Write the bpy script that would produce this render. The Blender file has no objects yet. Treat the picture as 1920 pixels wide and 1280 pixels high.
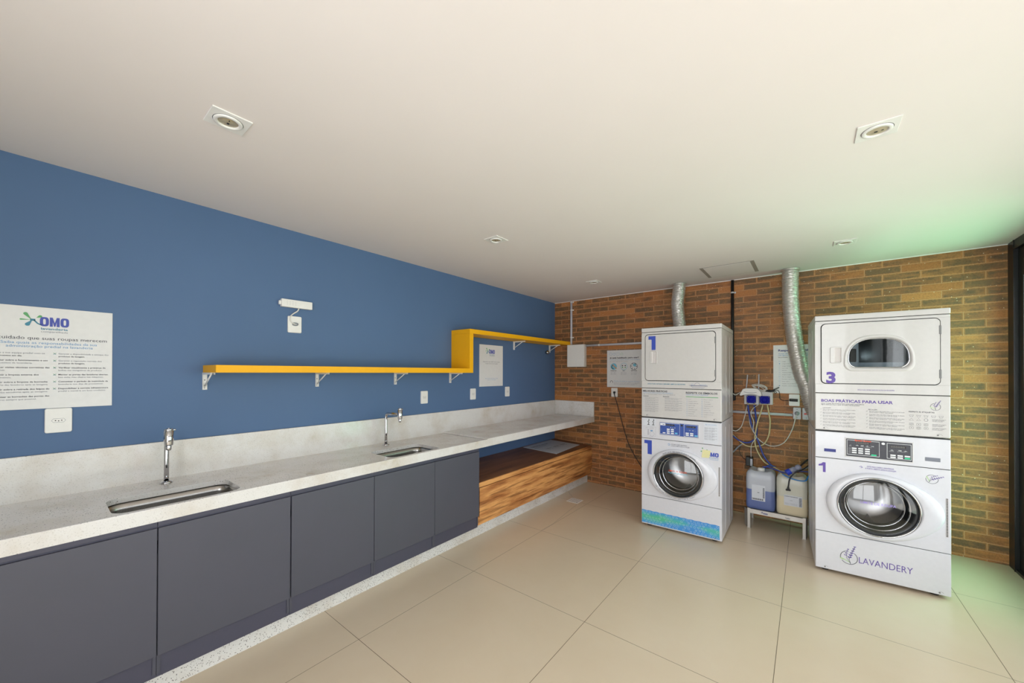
import bpy, bmesh, math, random
from mathutils import Vector, Matrix
random.seed(7)
PI = math.pi
S = bpy.context.scene
COL = S.collection

# ------------------------------------------------------------------ camera
F_PX, CX, CY = 702.506, 960.0, 693.95
YAW, PITCH, ROLL = 0.6676, 0.0057, 0.0024
cam_d = bpy.data.cameras.new('camera')
cam = bpy.data.objects.new('camera', cam_d)
COL.objects.link(cam)
cam_d.sensor_fit = 'HORIZONTAL'
cam_d.sensor_width = 36.0
cam_d.lens = F_PX / 1920 * 36.0
cam_d.shift_x = 0.0
cam_d.shift_y = (CY - 640) / 1920
cam_d.clip_start = 0.05
cam.location = (2.8414, -4.5957, 1.4641)
_c, _s = math.cos(YAW), math.sin(YAW)
_r = Vector((_c, _s, 0)); _f = Vector((-_s, _c, 0)); _u = Vector((0, 0, 1))
_f2 = _f * math.cos(PITCH) + _u * math.sin(PITCH)
_u2 = _u * math.cos(PITCH) - _f * math.sin(PITCH)
_r2 = _r * math.cos(ROLL) + _u2 * math.sin(ROLL)
_u3 = _u2 * math.cos(ROLL) - _r * math.sin(ROLL)
cam.rotation_euler = Matrix(((_r2.x, _u3.x, -_f2.x), (_r2.y, _u3.y, -_f2.y), (_r2.z, _u3.z, -_f2.z))).to_euler()
S.camera = cam

# ------------------------------------------------------------------ world, sun, daylight, exposure
w = bpy.data.worlds.new('sky'); S.world = w; w.use_nodes = True
wn, wl = w.node_tree.nodes, w.node_tree.links
wn.clear()
wo = wn.new('ShaderNodeOutputWorld'); wb = wn.new('ShaderNodeBackground')
sky = wn.new('ShaderNodeTexSky')
sky.sky_type = 'HOSEK_WILKIE'
sky.sun_direction = (0.35, -0.45, 0.82)
sky.turbidity = 5.0
mixs = wn.new('ShaderNodeMix'); mixs.data_type = 'RGBA'
mixs.inputs[0].default_value = 0.72
mixs.inputs[7].default_value = (0.86, 0.90, 0.98, 1)
wl.new(sky.outputs[0], mixs.inputs[6])
wl.new(mixs.outputs[2], wb.inputs[0])
wb.inputs[1].default_value = 2.0
wl.new(wb.outputs[0], wo.inputs[0])

sun_d = bpy.data.lights.new('sun', 'SUN'); sun = bpy.data.objects.new('sun', sun_d); COL.objects.link(sun)
sun_d.energy = 9.0; sun_d.angle = 0.01; sun_d.color = (1.0, 0.95, 0.86)
sun.rotation_euler = Vector((-0.35, 0.45, -0.95)).to_track_quat('-Z', 'Y').to_euler()
sun.location = (8, -8, 9)

RX, CZ, BY = 4.047, 2.456, -5.7       # right wall, ceiling height, wall behind the camera
def area(name, loc, rot, sx, sy, energy, color, portal=False):
    d = bpy.data.lights.new(name, 'AREA'); o = bpy.data.objects.new(name, d); COL.objects.link(o)
    d.shape = 'RECTANGLE'; d.size = sx; d.size_y = sy; d.energy = energy; d.color = color
    o.location = loc; o.rotation_euler = rot
    if portal: d.cycles.is_portal = True
    return o
# daylight through the glazed right side and rear wall, plus added fill lamps
area('daylight_right', (RX + 0.30, -3.25, 1.28), (0, PI / 2 + 0.08, 0), 2.2, 4.6, 75, (0.99, 0.965, 1.0))
area('paving_bounce_fill', (RX + 0.60, -3.3, 0.15), (0, PI / 2 + 1.05, 0), 0.7, 4.4, 4, (0.99, 0.965, 1.0))  # added lamp low outside, tilted up to brighten the ceiling
area('garden_green_fill', (RX + 0.26, -0.50, 1.15), (0, PI / 2, 0), 2.2, 0.70, 29, (0.36, 1.0, 0.60))  # added green lamp, stands in for light bounced off the garden
area('lawn_bounce_fill', (RX + 0.60, -0.60, 0.15), (0, PI / 2 + 1.05, 0), 0.7, 1.0, 3.8, (0.46, 1.0, 0.86))  # added low green lamp to light the ceiling beside the glass
area('daylight_behind', (2.95, BY - 0.30, 1.28), (PI / 2, 0, 0), 2.0, 2.2, 84, (0.99, 0.965, 1.0))

S.view_settings.view_transform = 'Standard'
S.view_settings.look = 'None'
S.view_settings.exposure = 0.07
S.view_settings.gamma = 1.0
S.view_settings.use_curve_mapping = False
S.cycles.use_denoising = True
S.cycles.max_bounces = 12
S.cycles.diffuse_bounces = 8
S.cycles.glossy_bounces = 5
S.cycles.transmission_bounces = 6
S.cycles.transparent_max_bounces = 12
S.cycles.sample_clamp_indirect = 6.0
S.cycles.caustics_reflective = False
S.cycles.caustics_refractive = False

# ------------------------------------------------------------------ helpers
def lin(c):
    return tuple(((x / 255) / 12.92 if x / 255 <= 0.04045 else ((x / 255 + 0.055) / 1.055) ** 2.4) for x in c)
def rgb(*c): return (*lin(c), 1.0)

class NT:
    def __init__(s, name):
        s.m = bpy.data.materials.new(name); s.m.use_nodes = True
        s.t = s.m.node_tree; s.n = s.t.nodes; s.l = s.t.links; s.n.clear()
        s.out = s.n.new('ShaderNodeOutputMaterial'); s.b = s.n.new('ShaderNodeBsdfPrincipled')
        s.l.new(s.b.outputs[0], s.out.inputs[0])
    def set(s, **k):
        for a, v in k.items():
            s.b.inputs[a.replace('_', ' ')].default_value = v
        return s
    def node(s, t, **k):
        n = s.n.new(t)
        for a, v in k.items(): setattr(n, a, v)
        return n
    def link(s, a, b): s.l.new(a, b)
    def coord(s, scale=(1, 1, 1), loc=(0, 0, 0), kind='Object'):
        tc = s.node('ShaderNodeTexCoord'); mp = s.node('ShaderNodeMapping')
        mp.inputs['Scale'].default_value = scale; mp.inputs['Location'].default_value = loc
        s.link(tc.outputs[kind], mp.inputs[0]); return mp.outputs[0]
    def noise(s, vec, scale, detail=4, rough=0.55):
        n = s.node('ShaderNodeTexNoise'); s.link(vec, n.inputs['Vector'])
        n.inputs['Scale'].default_value = scale; n.inputs['Detail'].default_value = detail
        n.inputs['Roughness'].default_value = rough
        return n.outputs['Fac']
    def ramp(s, fac, stops):
        r = s.node('ShaderNodeValToRGB'); s.link(fac, r.inputs[0]); e = r.color_ramp.elements
        while len(e) > len(stops): e.remove(e[-1])
        while len(e) < len(stops): e.new(0.5)
        for i, (p, c) in enumerate(stops): e[i].position = p; e[i].color = c
        return r.outputs[0]
    def mix(s, fac, a, b, mode='MIX'):
        m = s.node('ShaderNodeMix', data_type='RGBA', blend_type=mode)
        for i, v in ((0, fac), (6, a), (7, b)):
            if isinstance(v, (int, float, tuple)): m.inputs[i].default_value = v
            else: s.link(v, m.inputs[i])
        return m.outputs[2]
    def math(s, op, a, b=None, c=None):
        m = s.node('ShaderNodeMath', operation=op)
        for i, v in enumerate((a, b, c)):
            if v is None: continue
            if isinstance(v, (int, float)): m.inputs[i].default_value = v
            else: s.link(v, m.inputs[i])
        return m.outputs[0]
    def bump(s, h, strength=0.2, dist=0.002):
        b = s.node('ShaderNodeBump'); b.inputs['Strength'].default_value = strength
        b.inputs['Distance'].default_value = dist
        s.link(h, b.inputs['Height']); s.link(b.outputs[0], s.b.inputs['Normal'])

def flat(name, c, rough=0.5, metal=0.0, coat=0.0, spec=0.5, bump=0.0):
    t = NT(name); t.set(Base_Color=rgb(*c), Roughness=rough, Metallic=metal)
    t.b.inputs['Coat Weight'].default_value = coat
    t.b.inputs['Specular IOR Level'].default_value = spec
    v = t.coord()
    n = t.noise(v, 40, 3)
    c2 = tuple(max(0, x * 0.96) for x in c)
    t.link(t.mix(n, rgb(*c), rgb(*c2)), t.b.inputs['Base Color'])
    if bump: t.bump(n, bump, 0.001)
    return t.m

M = {}
M['white_enamel'] = flat('white_enamel', (214, 215, 222), 0.28, coat=0.3)
M['cream_enamel'] = flat('cream_enamel', (201, 199, 197), 0.3, coat=0.3)
M['white_plastic'] = flat('white_plastic', (232, 231, 228), 0.35)
M['grey_plastic'] = flat('grey_plastic', (200, 200, 208), 0.4)
M['seam_dark'] = flat('seam_dark', (40, 40, 42), 0.7)
M['board'] = flat('sign_board', (222, 222, 222), 0.35)
M['paper_edge'] = flat('paper', (214, 218, 226), 0.5)
M['chrome'] = flat('chrome', (205, 205, 208), 0.07, 1.0)
M['steel'] = flat('brushed_steel', (175, 172, 168), 0.26, 1.0)
M['rack_steel'] = flat('rack_steel', (196, 192, 186), 0.42, 0.75)
M['drum'] = flat('drum_steel', (205, 202, 200), 0.30, 0.85)
M['black'] = flat('black_plastic', (22, 22, 24), 0.4)
M['rubber'] = flat('rubber', (34, 36, 38), 0.45)
M['yellow'] = flat('yellow_laminate', (240, 176, 12), 0.5, spec=0.35)
M['alu_frame'] = flat('black_aluminium', (12, 14, 15), 0.38, 0.0)
M['cable_white'] = flat('cable_white', (222, 220, 214), 0.45)
M['cable_black'] = flat('cable_black', (24, 24, 28), 0.45)
M['cable_blue'] = flat('cable_blue', (52, 72, 165), 0.4)
M['cable_sky'] = flat('cable_sky_blue', (40, 130, 205), 0.4)
M['cable_cream'] = flat('hose_cream', (212, 196, 148), 0.4)
M['cable_grey'] = flat('cable_grey', (150, 156, 162), 0.45)
M['pump_blue'] = flat('pump_blue', (14, 22, 150), 0.55, spec=0.15)
M['plug_blue'] = flat('plug_blue', (34, 62, 190), 0.35)
M['plug_grey'] = flat('plug_grey', (140, 146, 168), 0.4)
M['red'] = flat('red_switch', (215, 45, 25), 0.4)
M['gasket_lamp'] = flat('lamp_glass', (172, 160, 132), 0.2, coat=0.6)
M['postit'] = flat('sticky_note', (226, 222, 168), 0.6)
def ink(name, c): M[name] = flat(name, c, 0.5)
ink('ink_navy', (44, 52, 128)); ink('ink_logo', (66, 80, 170)); ink('ink_dark', (62, 64, 76)); ink('ink_grey', (120, 124, 136))
ink('ink_sky', (104, 156, 202)); ink('ink_blue1', (52, 76, 176)); ink('ink_purple', (96, 72, 160)); ink('ink_green', (96, 168, 108))
ink('ink_teal', (62, 134, 160)); ink('ink_orange', (228, 84, 44)); ink('ink_lavender', (166, 150, 222)); ink('ink_cyan', (120, 190, 214))
ink('ink_pale', (196, 222, 228)); ink('ink_leaf', (176, 214, 140)); ink('ink_white', (235, 238, 240)); ink('panel_navy', (52, 82, 160))
ink('panel_charcoal', (66, 66, 74)); ink('display_dark', (40, 34, 32)); ink('key_green', (48, 205, 150)); ink('key_sky', (110, 195, 235))
ink('hatch_gap_shade', (150, 144, 136)); ink('ink_skin', (206, 150, 112)); ink('screw_grey', (120, 120, 120)); ink('panel_cream', (212, 212, 212)); ink('recess_grey', (205, 200, 198))

# wall paint
t = NT('blue_wall_paint'); v = t.coord()
n = t.noise(v, 1.6, 3)
t.link(t.mix(n, rgb(84, 111, 148), rgb(79, 105, 141)), t.b.inputs['Base Color'])
t.set(Roughness=0.55); t.b.inputs['Specular IOR Level'].default_value = 0.3
t.bump(t.noise(v, 260, 2), 0.06, 0.001); M['blue'] = t.m
t = NT('ceiling_paint'); v = t.coord()
t.link(t.mix(t.noise(v, 2, 3), rgb(228, 221, 219), rgb(224, 217, 214)), t.b.inputs['Base Color'])
t.set(Roughness=0.8); M['ceiling'] = t.m
M['wall_plain'] = flat('plain_wall_paint', (225, 220, 212), 0.7)

# brick wall: courses 62.5 mm, bricks 232 mm, half bond
t = NT('brick_tiles')
tc = t.node('ShaderNodeTexCoord'); sp = t.node('ShaderNodeSeparateXYZ'); t.link(tc.outputs['Object'], sp.inputs[0])
X, Z = sp.outputs[0], sp.outputs[2]
wob = t.noise(tc.outputs['Object'], 30, 2)
rowf = t.math('DIVIDE', t.math('SUBTRACT', Z, 0.0175), 0.0625)
row = t.math('FLOOR', rowf)
par = t.math('PINGPONG', row, 1.0)
colf = t.math('ADD', t.math('DIVIDE', t.math('SUBTRACT', X, 0.112), 0.232), t.math('MULTIPLY', par, 0.5))
colc = t.math('FLOOR', colf)
fu = t.math('SUBTRACT', colf, colc); fv = t.math('SUBTRACT', rowf, row)
du = t.math('MULTIPLY', t.math('MINIMUM', fu, t.math('SUBTRACT', 1.0, fu)), 0.232)
dv = t.math('MULTIPLY', t.math('MINIMUM', fv, t.math('SUBTRACT', 1.0, fv)), 0.0625)
dmin = t.math('MINIMUM', du, dv)
dw = t.math('ADD', dmin, t.math('MULTIPLY', t.math('SUBTRACT', wob, 0.5), 0.0022))
mortar = t.node('ShaderNodeMapRange'); mortar.inputs[1].default_value = 0.0010; mortar.inputs[2].default_value = 0.0024
t.link(dw, mortar.inputs[0])
cell = t.node('ShaderNodeCombineXYZ'); t.link(colc, cell.inputs[0]); t.link(row, cell.inputs[1])
wh = t.node('ShaderNodeTexWhiteNoise', noise_dimensions='2D'); t.link(cell.outputs[0], wh.inputs[0])
wsep = t.node('ShaderNodeSeparateColor'); t.link(wh.outputs['Color'], wsep.inputs[0])
r1, r2, r3 = wsep.outputs
off = t.node('ShaderNodeVectorMath', operation='MULTIPLY_ADD')
t.link(wh.outputs['Color'], off.inputs[0]); off.inputs[1].default_value = (7, 7, 7); t.link(tc.outputs['Object'], off.inputs[2])
stretch = t.node('ShaderNodeMapping'); stretch.inputs['Scale'].default_value = (1.0, 1.0, 3.2); t.link(off.outputs[0], stretch.inputs[0])
big = t.noise(stretch.outputs[0], 6.5, 3)
fine = t.noise(tc.outputs['Object'], 90, 5, 0.65)
edge = t.node('ShaderNodeMapRange'); edge.inputs[1].default_value = 0.0; edge.inputs[2].default_value = 0.013; edge.interpolation_type = 'SMOOTHSTEP'
t.link(t.math('ADD', dmin, t.math('MULTIPLY', t.math('SUBTRACT', fine, 0.5), 0.014)), edge.inputs[0])
darkamt = t.math('MULTIPLY', edge.outputs[0], t.math('MULTIPLY', t.math('GREATER_THAN', r1, 0.10), t.math('MINIMUM', t.math('ADD', t.math('MULTIPLY', t.math('SUBTRACT', big, 0.28), 2.6), t.math('MULTIPLY', t.math('SUBTRACT', r2, 0.35), 0.9)), 1.0)))
base = t.mix(r3, rgb(192, 130, 76), rgb(168, 108, 62))
dark = t.mix(r2, rgb(90, 74, 58), rgb(118, 92, 64))
bc = t.mix(t.math('MINIMUM', darkamt, 0.97), base, dark)
mid = t.noise(tc.outputs['Object'], 24, 4, 0.6)
bc = t.mix(t.math('MULTIPLY', t.math('MAXIMUM', t.math('SUBTRACT', mid, 0.47), 0.0), 1.5), bc, rgb(178, 122, 74))
bc = t.mix(t.math('MULTIPLY', t.math('MAXIMUM', t.math('SUBTRACT', fine, 0.45), 0.0), 1.5), bc, rgb(60, 42, 30))
vo = t.node('ShaderNodeTexVoronoi'); vo.inputs['Scale'].default_value = 34; t.link(tc.outputs['Object'], vo.inputs['Vector'])
spk = t.math('LESS_THAN', vo.outputs['Distance'], 0.10)
vs = t.node('ShaderNodeSeparateColor'); t.link(vo.outputs['Color'], vs.inputs[0])
spk = t.math('MULTIPLY', spk, t.math('GREATER_THAN', vs.outputs[0], 0.55))
bc = t.mix(t.math('MULTIPLY', spk, 0.9), bc, rgb(225, 205, 180))
col = t.mix(mortar.outputs[0], rgb(190, 148, 112), bc)
t.link(col, t.b.inputs['Base Color'])
t.set(Roughness=0.55); t.b.inputs['Specular IOR Level'].default_value = 0.35
hgt = t.math('ADD', t.math('MULTIPLY', mortar.outputs[0], 1.0), t.math('MULTIPLY', fine, 0.35))
t.bump(hgt, 0.5, 0.003)
M['brick'] = t.m

# floor tiles 902 mm
t = NT('porcelain_floor')
tc = t.node('ShaderNodeTexCoord'); sp = t.node('ShaderNodeSeparateXYZ'); t.link(tc.outputs['Object'], sp.inputs[0])
def gline(o, origin, size):
    f = t.math('DIVIDE', t.math('SUBTRACT', o, origin), size)
    fr = t.math('SUBTRACT', f, t.math('FLOOR', f))
    return t.math('MULTIPLY', t.math('MINIMUM', fr, t.math('SUBTRACT', 1.0, fr)), size)
gx = gline(sp.outputs[0], 0.909, 0.901); gy = gline(sp.outputs[1], -2.594, 0.901)
gm = t.math('LESS_THAN', t.math('MINIMUM', gx, gy), 0.0013)
n1 = t.noise(tc.outputs['Object'], 1.8, 5, 0.6); n2 = t.noise(tc.outputs['Object'], 9, 4)
c = t.mix(n1, rgb(212, 196, 174), rgb(200, 181, 155))
c = t.mix(t.math('MULTIPLY', n2, 0.3), c, rgb(214, 202, 182))
t.link(t.mix(gm, c, rgb(92, 78, 60)), t.b.inputs['Base Color'])
t.link(t.math('ADD', t.math('MULTIPLY', n1, 0.06), 0.27), t.b.inputs['Roughness'])
t.bump(t.math('SUBTRACT', 1.0, gm), 0.3, 0.001)
M['floor'] = t.m

# granite
t = NT('speckled_granite'); v = t.coord()
a1 = t.ramp(t.noise(v, 4.5, 5, 0.6), [(0.45, rgb(217, 215, 213)), (0.66, rgb(206, 200, 193)), (0.80, rgb(182, 168, 140))])
vo = t.node('ShaderNodeTexVoronoi'); vo.inputs['Scale'].default_value = 165; t.link(v, vo.inputs['Vector'])
sepc = t.node('ShaderNodeSeparateColor'); t.link(vo.outputs['Color'], sepc.inputs[0])
sm = t.math('MULTIPLY', t.math('LESS_THAN', vo.outputs['Distance'], 0.33), t.math('GREATER_THAN', sepc.outputs[0], t.math('SUBTRACT', 1.13, t.math('MULTIPLY', t.noise(v, 7, 3), 0.62))))
c = t.mix(t.math('MULTIPLY', sm, 0.85), a1, rgb(70, 62, 60))
g2 = t.ramp(t.noise(v, 190, 3, 0.7), [(0.30, rgb(150, 142, 136)), (0.44, rgb(255, 255, 255))])
c = t.mix(0.4, c, g2, 'MULTIPLY')
t.link(c, t.b.inputs['Base Color']); t.set(Roughness=0.16); M['granite'] = t.m

t = NT('grey_laminate'); v = t.coord()
t.link(t.mix(t.noise(v, 5, 4), rgb(76, 76, 88), rgb(70, 71, 81)), t.b.inputs['Base Color'])
t.set(Roughness=0.42); t.bump(t.noise(v, 420, 2), 0.05, 0.0006); M['laminate'] = t.m
M['laminate_strip'] = flat('grey_profile', (70, 70, 86), 0.35)

t = NT('wood_laminate'); v = t.coord(scale=(9, 0.9, 9))
n1 = t.noise(v, 1.6, 6, 0.62)
wv = t.node('ShaderNodeTexNoise'); v2 = t.coord(scale=(40, 2.2, 40)); t.link(v2, wv.inputs['Vector']); wv.inputs['Scale'].default_value = 1.0; wv.inputs['Detail'].default_value = 4
c = t.ramp(n1, [(0.28, rgb(110, 66, 34)), (0.40, rgb(172, 110, 60)), (0.56, rgb(224, 164, 100)), (0.75, rgb(196, 132, 74))])
streak = t.ramp(wv.outputs['Fac'], [(0.38, rgb(110, 70, 42)), (0.47, rgb(255, 255, 255))])
t.link(t.mix(0.55, c, streak, 'MULTIPLY'), t.b.inputs['Base Color']); t.set(Roughness=0.42); M['wood'] = t.m
t = NT('shaded_wood_laminate'); v = t.coord(scale=(9, 0.9, 9))  # same laminate as the front, with worktop shade put into the colour
n1 = t.noise(v, 1.6, 6, 0.62)
c = t.ramp(n1, [(0.30, rgb(84, 52, 34)), (0.5, rgb(126, 82, 54)), (0.7, rgb(150, 102, 68))])
t.link(c, t.b.inputs['Base Color']); t.set(Roughness=0.4); M['wood_shaded'] = t.m

t = NT('foil_duct'); v = t.coord()
n = t.noise(v, 70, 4, 0.7)
t.link(t.mix(n, rgb(236, 234, 230), rgb(196, 192, 186)), t.b.inputs['Base Color'])
t.set(Metallic=0.75, Roughness=0.34); t.bump(n, 0.5, 0.003); M['foil'] = t.m

# translucent jugs with their contents showing through to a level
def jug_mat(name, level, cfill, cempty):
    t = NT(name)
    tc = t.node('ShaderNodeTexCoord'); sp = t.node('ShaderNodeSeparateXYZ'); t.link(tc.outputs['Object'], sp.inputs[0])
    f = t.node('ShaderNodeMapRange'); f.inputs[1].default_value = level - 0.004; f.inputs[2].default_value = level + 0.004
    t.link(sp.outputs[2], f.inputs[0])
    n = t.noise(tc.outputs['Object'], 14, 3)
    c = t.mix(f.outputs[0], rgb(*cfill), rgb(*cempty))
    t.link(t.mix(t.math('MULTIPLY', n, 0.25), c, rgb(*[min(255, x + 18) for x in cfill])), t.b.inputs['Base Color'])
    t.set(Roughness=0.32); t.b.inputs['Subsurface Weight'].default_value = 0.0
    return t.m
M['jug_blue'] = jug_mat('jug_blue', 0.185, (92, 108, 160), (190, 194, 200))
M['jug_cream'] = jug_mat('jug_cream', 0.165, (214, 202, 172), (196, 197, 186))

# glass (thin): transparent + reflection
def glass(name, tint, rough=0.02, ior=1.5):
    m = bpy.data.materials.new(name); m.use_nodes = True; n = m.node_tree.nodes; l = m.node_tree.links; n.clear()
    o = n.new('ShaderNodeOutputMaterial'); mx = n.new('ShaderNodeMixShader'); tr = n.new('ShaderNodeBsdfTransparent'); g = n.new('ShaderNodeBsdfGlossy')
    lw = n.new('ShaderNodeLayerWeight'); lw.inputs[0].default_value = 0.5
    pw = n.new('ShaderNodeMath'); pw.operation = 'POWER'; pw.inputs[1].default_value = 5.0; l.new(lw.outputs['Facing'], pw.inputs[0])
    f0 = ((ior - 1) / (ior + 1)) ** 2
    fr = n.new('ShaderNodeMath'); fr.operation = 'MULTIPLY_ADD'; fr.inputs[1].default_value = 1 - f0; fr.inputs[2].default_value = f0; l.new(pw.outputs[0], fr.inputs[0])
    tr.inputs[0].default_value = (*tint, 1); g.inputs['Roughness'].default_value = rough
    l.new(fr.outputs[0], mx.inputs[0]); l.new(tr.outputs[0], mx.inputs[1]); l.new(g.outputs[0], mx.inputs[2]); l.new(mx.outputs[0], o.inputs[0])
    return m
M['door_glass'] = glass('door_glass', (0.80, 0.81, 0.82), 0.03, 1.75)
M['dryer_glass'] = glass('dryer_glass', (0.42, 0.48, 0.50), 0.03, 1.8)
M['pane'] = glass('window_glass', (0.95, 0.97, 0.96), 0.01, 1.5)

# colour band of the left washer
t = NT('colour_band'); tc = t.node('ShaderNodeTexCoord'); sp = t.node('ShaderNodeSeparateXYZ'); t.link(tc.outputs['Object'], sp.inputs[0])
n = t.noise(tc.outputs['Object'], 3.5, 1)
wavey = t.math('ADD', t.math('MULTIPLY', t.math('ABSOLUTE', t.math('SUBTRACT', sp.outputs[2], 0.10)), 9.0), t.math('MULTIPLY', t.math('SUBTRACT', n, 0.5), 1.3))
t.link(t.ramp(wavey, [(0.0, rgb(88, 190, 150)), (0.20, rgb(80, 178, 186)), (0.42, rgb(72, 152, 216)), (0.9, rgb(66, 138, 214))]), t.b.inputs['Base Color'])
t.set(Roughness=0.3); M['band'] = t.m
M['grass'] = flat('grass', (86, 150, 52), 0.9)
M['leaf'] = flat('hedge_leaf', (70, 140, 50), 0.6)
M['deck'] = flat('outdoor_paving', (200, 192, 178), 0.8)

WM = {}
def _link(o, parent=None):
    COL.objects.link(o)
    if parent is not None:
        o.parent = parent; WM[o] = WM[parent]
    return o

class MB:
    """collects geometry, then builds ONE mesh object"""
    def __init__(s): s.v = []; s.f = []; s.sm = []
    def add(s, vs, fs, smooth=False):
        b = len(s.v); s.v += [Vector(x) for x in vs]
        s.f += [tuple(b + i for i in f) for f in fs]; s.sm += [smooth] * len(fs); return s
    def from_bm(s, bm, smooth=False):
        bm.verts.index_update()
        s.add([v.co.copy() for v in bm.verts], [tuple(v.index for v in f.verts) for f in bm.faces], smooth); bm.free(); return s
    def box(s, x0, x1, y0, y1, z0, z1, bev=0.0, seg=2, smooth=False):
        bm = bmesh.new(); bmesh.ops.create_cube(bm, size=1)
        for v in bm.verts:
            v.co = Vector((x0 + (v.co.x + .5) * (x1 - x0), y0 + (v.co.y + .5) * (y1 - y0), z0 + (v.co.z + .5) * (z1 - z0)))
        if bev: bmesh.ops.bevel(bm, geom=bm.edges[:], offset=bev, segments=seg, affect='EDGES', profile=0.6)
        return s.from_bm(bm, smooth)
    def xform(s, mtx, start=0):
        for i in range(start, len(s.v)): s.v[i] = mtx @ s.v[i]
        return s
    def loft(s, rings, cap0=False, cap1=False, closed=True, smooth=True):
        b = len(s.v); n = len(rings[0])
        for r in rings: s.v += [Vector(p) for p in r]
        k = n if closed else n - 1
        for i in range(len(rings) - 1):
            for j in range(k):
                s.f.append((b + i * n + j, b + i * n + (j + 1) % n, b + (i + 1) * n + (j + 1) % n, b + (i + 1) * n + j)); s.sm.append(smooth)
        if cap0: s.f.append(tuple(b + j for j in reversed(range(n)))); s.sm.append(False)
        if cap1: s.f.append(tuple(b + (len(rings) - 1) * n + j for j in range(n))); s.sm.append(False)
        return s
    def tube(s, pts, r, seg=12, cap=True, prof=None):
        pts = [Vector(p) for p in pts]; rings = []; up = None
        for i, p in enumerate(pts):
            d = (pts[min(i + 1, len(pts) - 1)] - pts[max(i - 1, 0)]).normalized()
            if up is None: up = Vector((0, 0, 1)) if abs(d.z) < 0.9 else Vector((1, 0, 0))
            a = d.cross(up).normalized(); up = a.cross(d).normalized()
            rr = prof(i) if prof else r
            rings.append([p + (a * math.cos(2 * PI * k / seg) + up * math.sin(2 * PI * k / seg)) * rr for k in range(seg)])
        return s.loft(rings, cap, cap)
    def lathe(s, prof, origin, axis='z', seg=32, smooth=True):
        rings = []
        for r, h in prof:
            ring = []
            for k in range(seg):
                a = 2 * PI * k / seg; c, n = math.cos(a) * r, math.sin(a) * r
                ring.append(Vector(origin) + (Vector((c, n, h)) if axis == 'z' else Vector((c, h, n)) if axis == 'y' else Vector((h, c, n))))
            rings.append(ring)
        return s.loft(rings, False, False, True, smooth)
    def poly(s, pts, d=None):
        """flat polygon or, with d, an extrusion by vector d"""
        pts = [Vector(p) for p in pts]; n = len(pts)
        if d is None: return s.add(pts, [tuple(range(n))])
        d = Vector(d)
        return s.add(pts + [p + d for p in pts], [tuple(reversed(range(n))), tuple(range(n, 2 * n))] + [(i, (i + 1) % n, (i + 1) % n + n, i + n) for i in range(n)])
    def build_split(s, gap, name, mat, parent=None, world=False):
        """one object per cluster of pieces that lie farther apart than gap"""
        n = len(s.v); par = list(range(n))
        def find(a):
            while par[a] != a: par[a] = par[par[a]]; a = par[a]
            return a
        for f in s.f:
            for i in f[1:]: par[find(i)] = find(f[0])
        isl = {}
        for i in range(n): isl.setdefault(find(i), []).append(i)
        bb = [[k, [min(s.v[i][a] for i in v) for a in range(3)], [max(s.v[i][a] for i in v) for a in range(3)]] for k, v in isl.items()]
        grp = list(range(len(bb)))
        def gf(a):
            while grp[a] != a: a = grp[a]
            return a
        for i in range(len(bb)):
            for j in range(i):
                d = math.sqrt(sum(max(0, bb[i][1][a] - bb[j][2][a], bb[j][1][a] - bb[i][2][a]) ** 2 for a in range(3)))
                if d <= gap: grp[gf(i)] = gf(j)
        out = {}
        for i, b in enumerate(bb): out.setdefault(gf(i), set()).add(b[0])
        obs = []
        for roots in out.values():
            m = MB(); mp = {}
            for f, sm in zip(s.f, s.sm):
                if find(f[0]) in roots:
                    for i in f:
                        if i not in mp: mp[i] = len(m.v); m.v.append(s.v[i])
                    m.f.append(tuple(mp[i] for i in f)); m.sm.append(sm)
            if m.f: obs.append(m.build(name, mat, parent, world))
        return obs
    def build(s, name, mat, parent=None, world=False, wn_=True):
        me = bpy.data.meshes.new(name)
        vs = s.v
        if world and parent is not None:
            inv = WM[parent].inverted(); vs = [inv @ v for v in vs]
        me.from_pydata([tuple(v) for v in vs], [], s.f)
        me.polygons.foreach_set('use_smooth', s.sm); me.update()
        bm = bmesh.new(); bm.from_mesh(me); bmesh.ops.recalc_face_normals(bm, faces=bm.faces[:]); bm.to_mesh(me); bm.free()
        me.materials.append(M[mat] if isinstance(mat, str) else mat)
        return _link(bpy.data.objects.new(name, me), parent)

def smooth_path(pts, n=8):
    P = [Vector(p) for p in pts]; out = []
    for i in range(len(P) - 1):
        p0, p1, p2, p3 = P[max(i - 1, 0)], P[i], P[i + 1], P[min(i + 2, len(P) - 1)]
        for k in range(n):
            u = k / n
            out.append(0.5 * ((2 * p1) + (p2 - p0) * u + (2 * p0 - 5 * p1 + 4 * p2 - p3) * u * u + (3 * p1 - p0 - 3 * p2 + p3) * u ** 3))
    out.append(P[-1]); return out

def thing(name, label, cat, loc=(0, 0, 0), rz=0.0, group=None):
    o = bpy.data.objects.new(name, None); COL.objects.link(o)
    o.location = loc; o.rotation_euler = (0, 0, rz); o.empty_display_size = 0.1
    o['label'] = label; o['category'] = cat
    if group: o['group'] = group
    WM[o] = Matrix.Translation(Vector(loc)) @ Matrix.Rotation(rz, 4, 'Z')
    return o
def tag(o, label, cat, group=None):
    o['label'] = label; o['category'] = cat
    if group: o['group'] = group
    return o
def struct(name, mb, mat, parent=None):
    o = mb.build(name, mat, parent)
    if parent is None: o['kind'] = 'structure'; WM[o] = Matrix()
    return o
def dup(root, loc, rz, label, group=None):
    r = root.copy(); COL.objects.link(r); r.location = loc; r.rotation_euler = (0, 0, rz); r['label'] = label
    if group: r['group'] = group
    def rec(a, b):
        for ch in [x for x in bpy.data.objects if x.parent == a]:
            c = ch.copy(); COL.objects.link(c); c.parent = b; rec(ch, c)
    rec(root, r); return r

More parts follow.
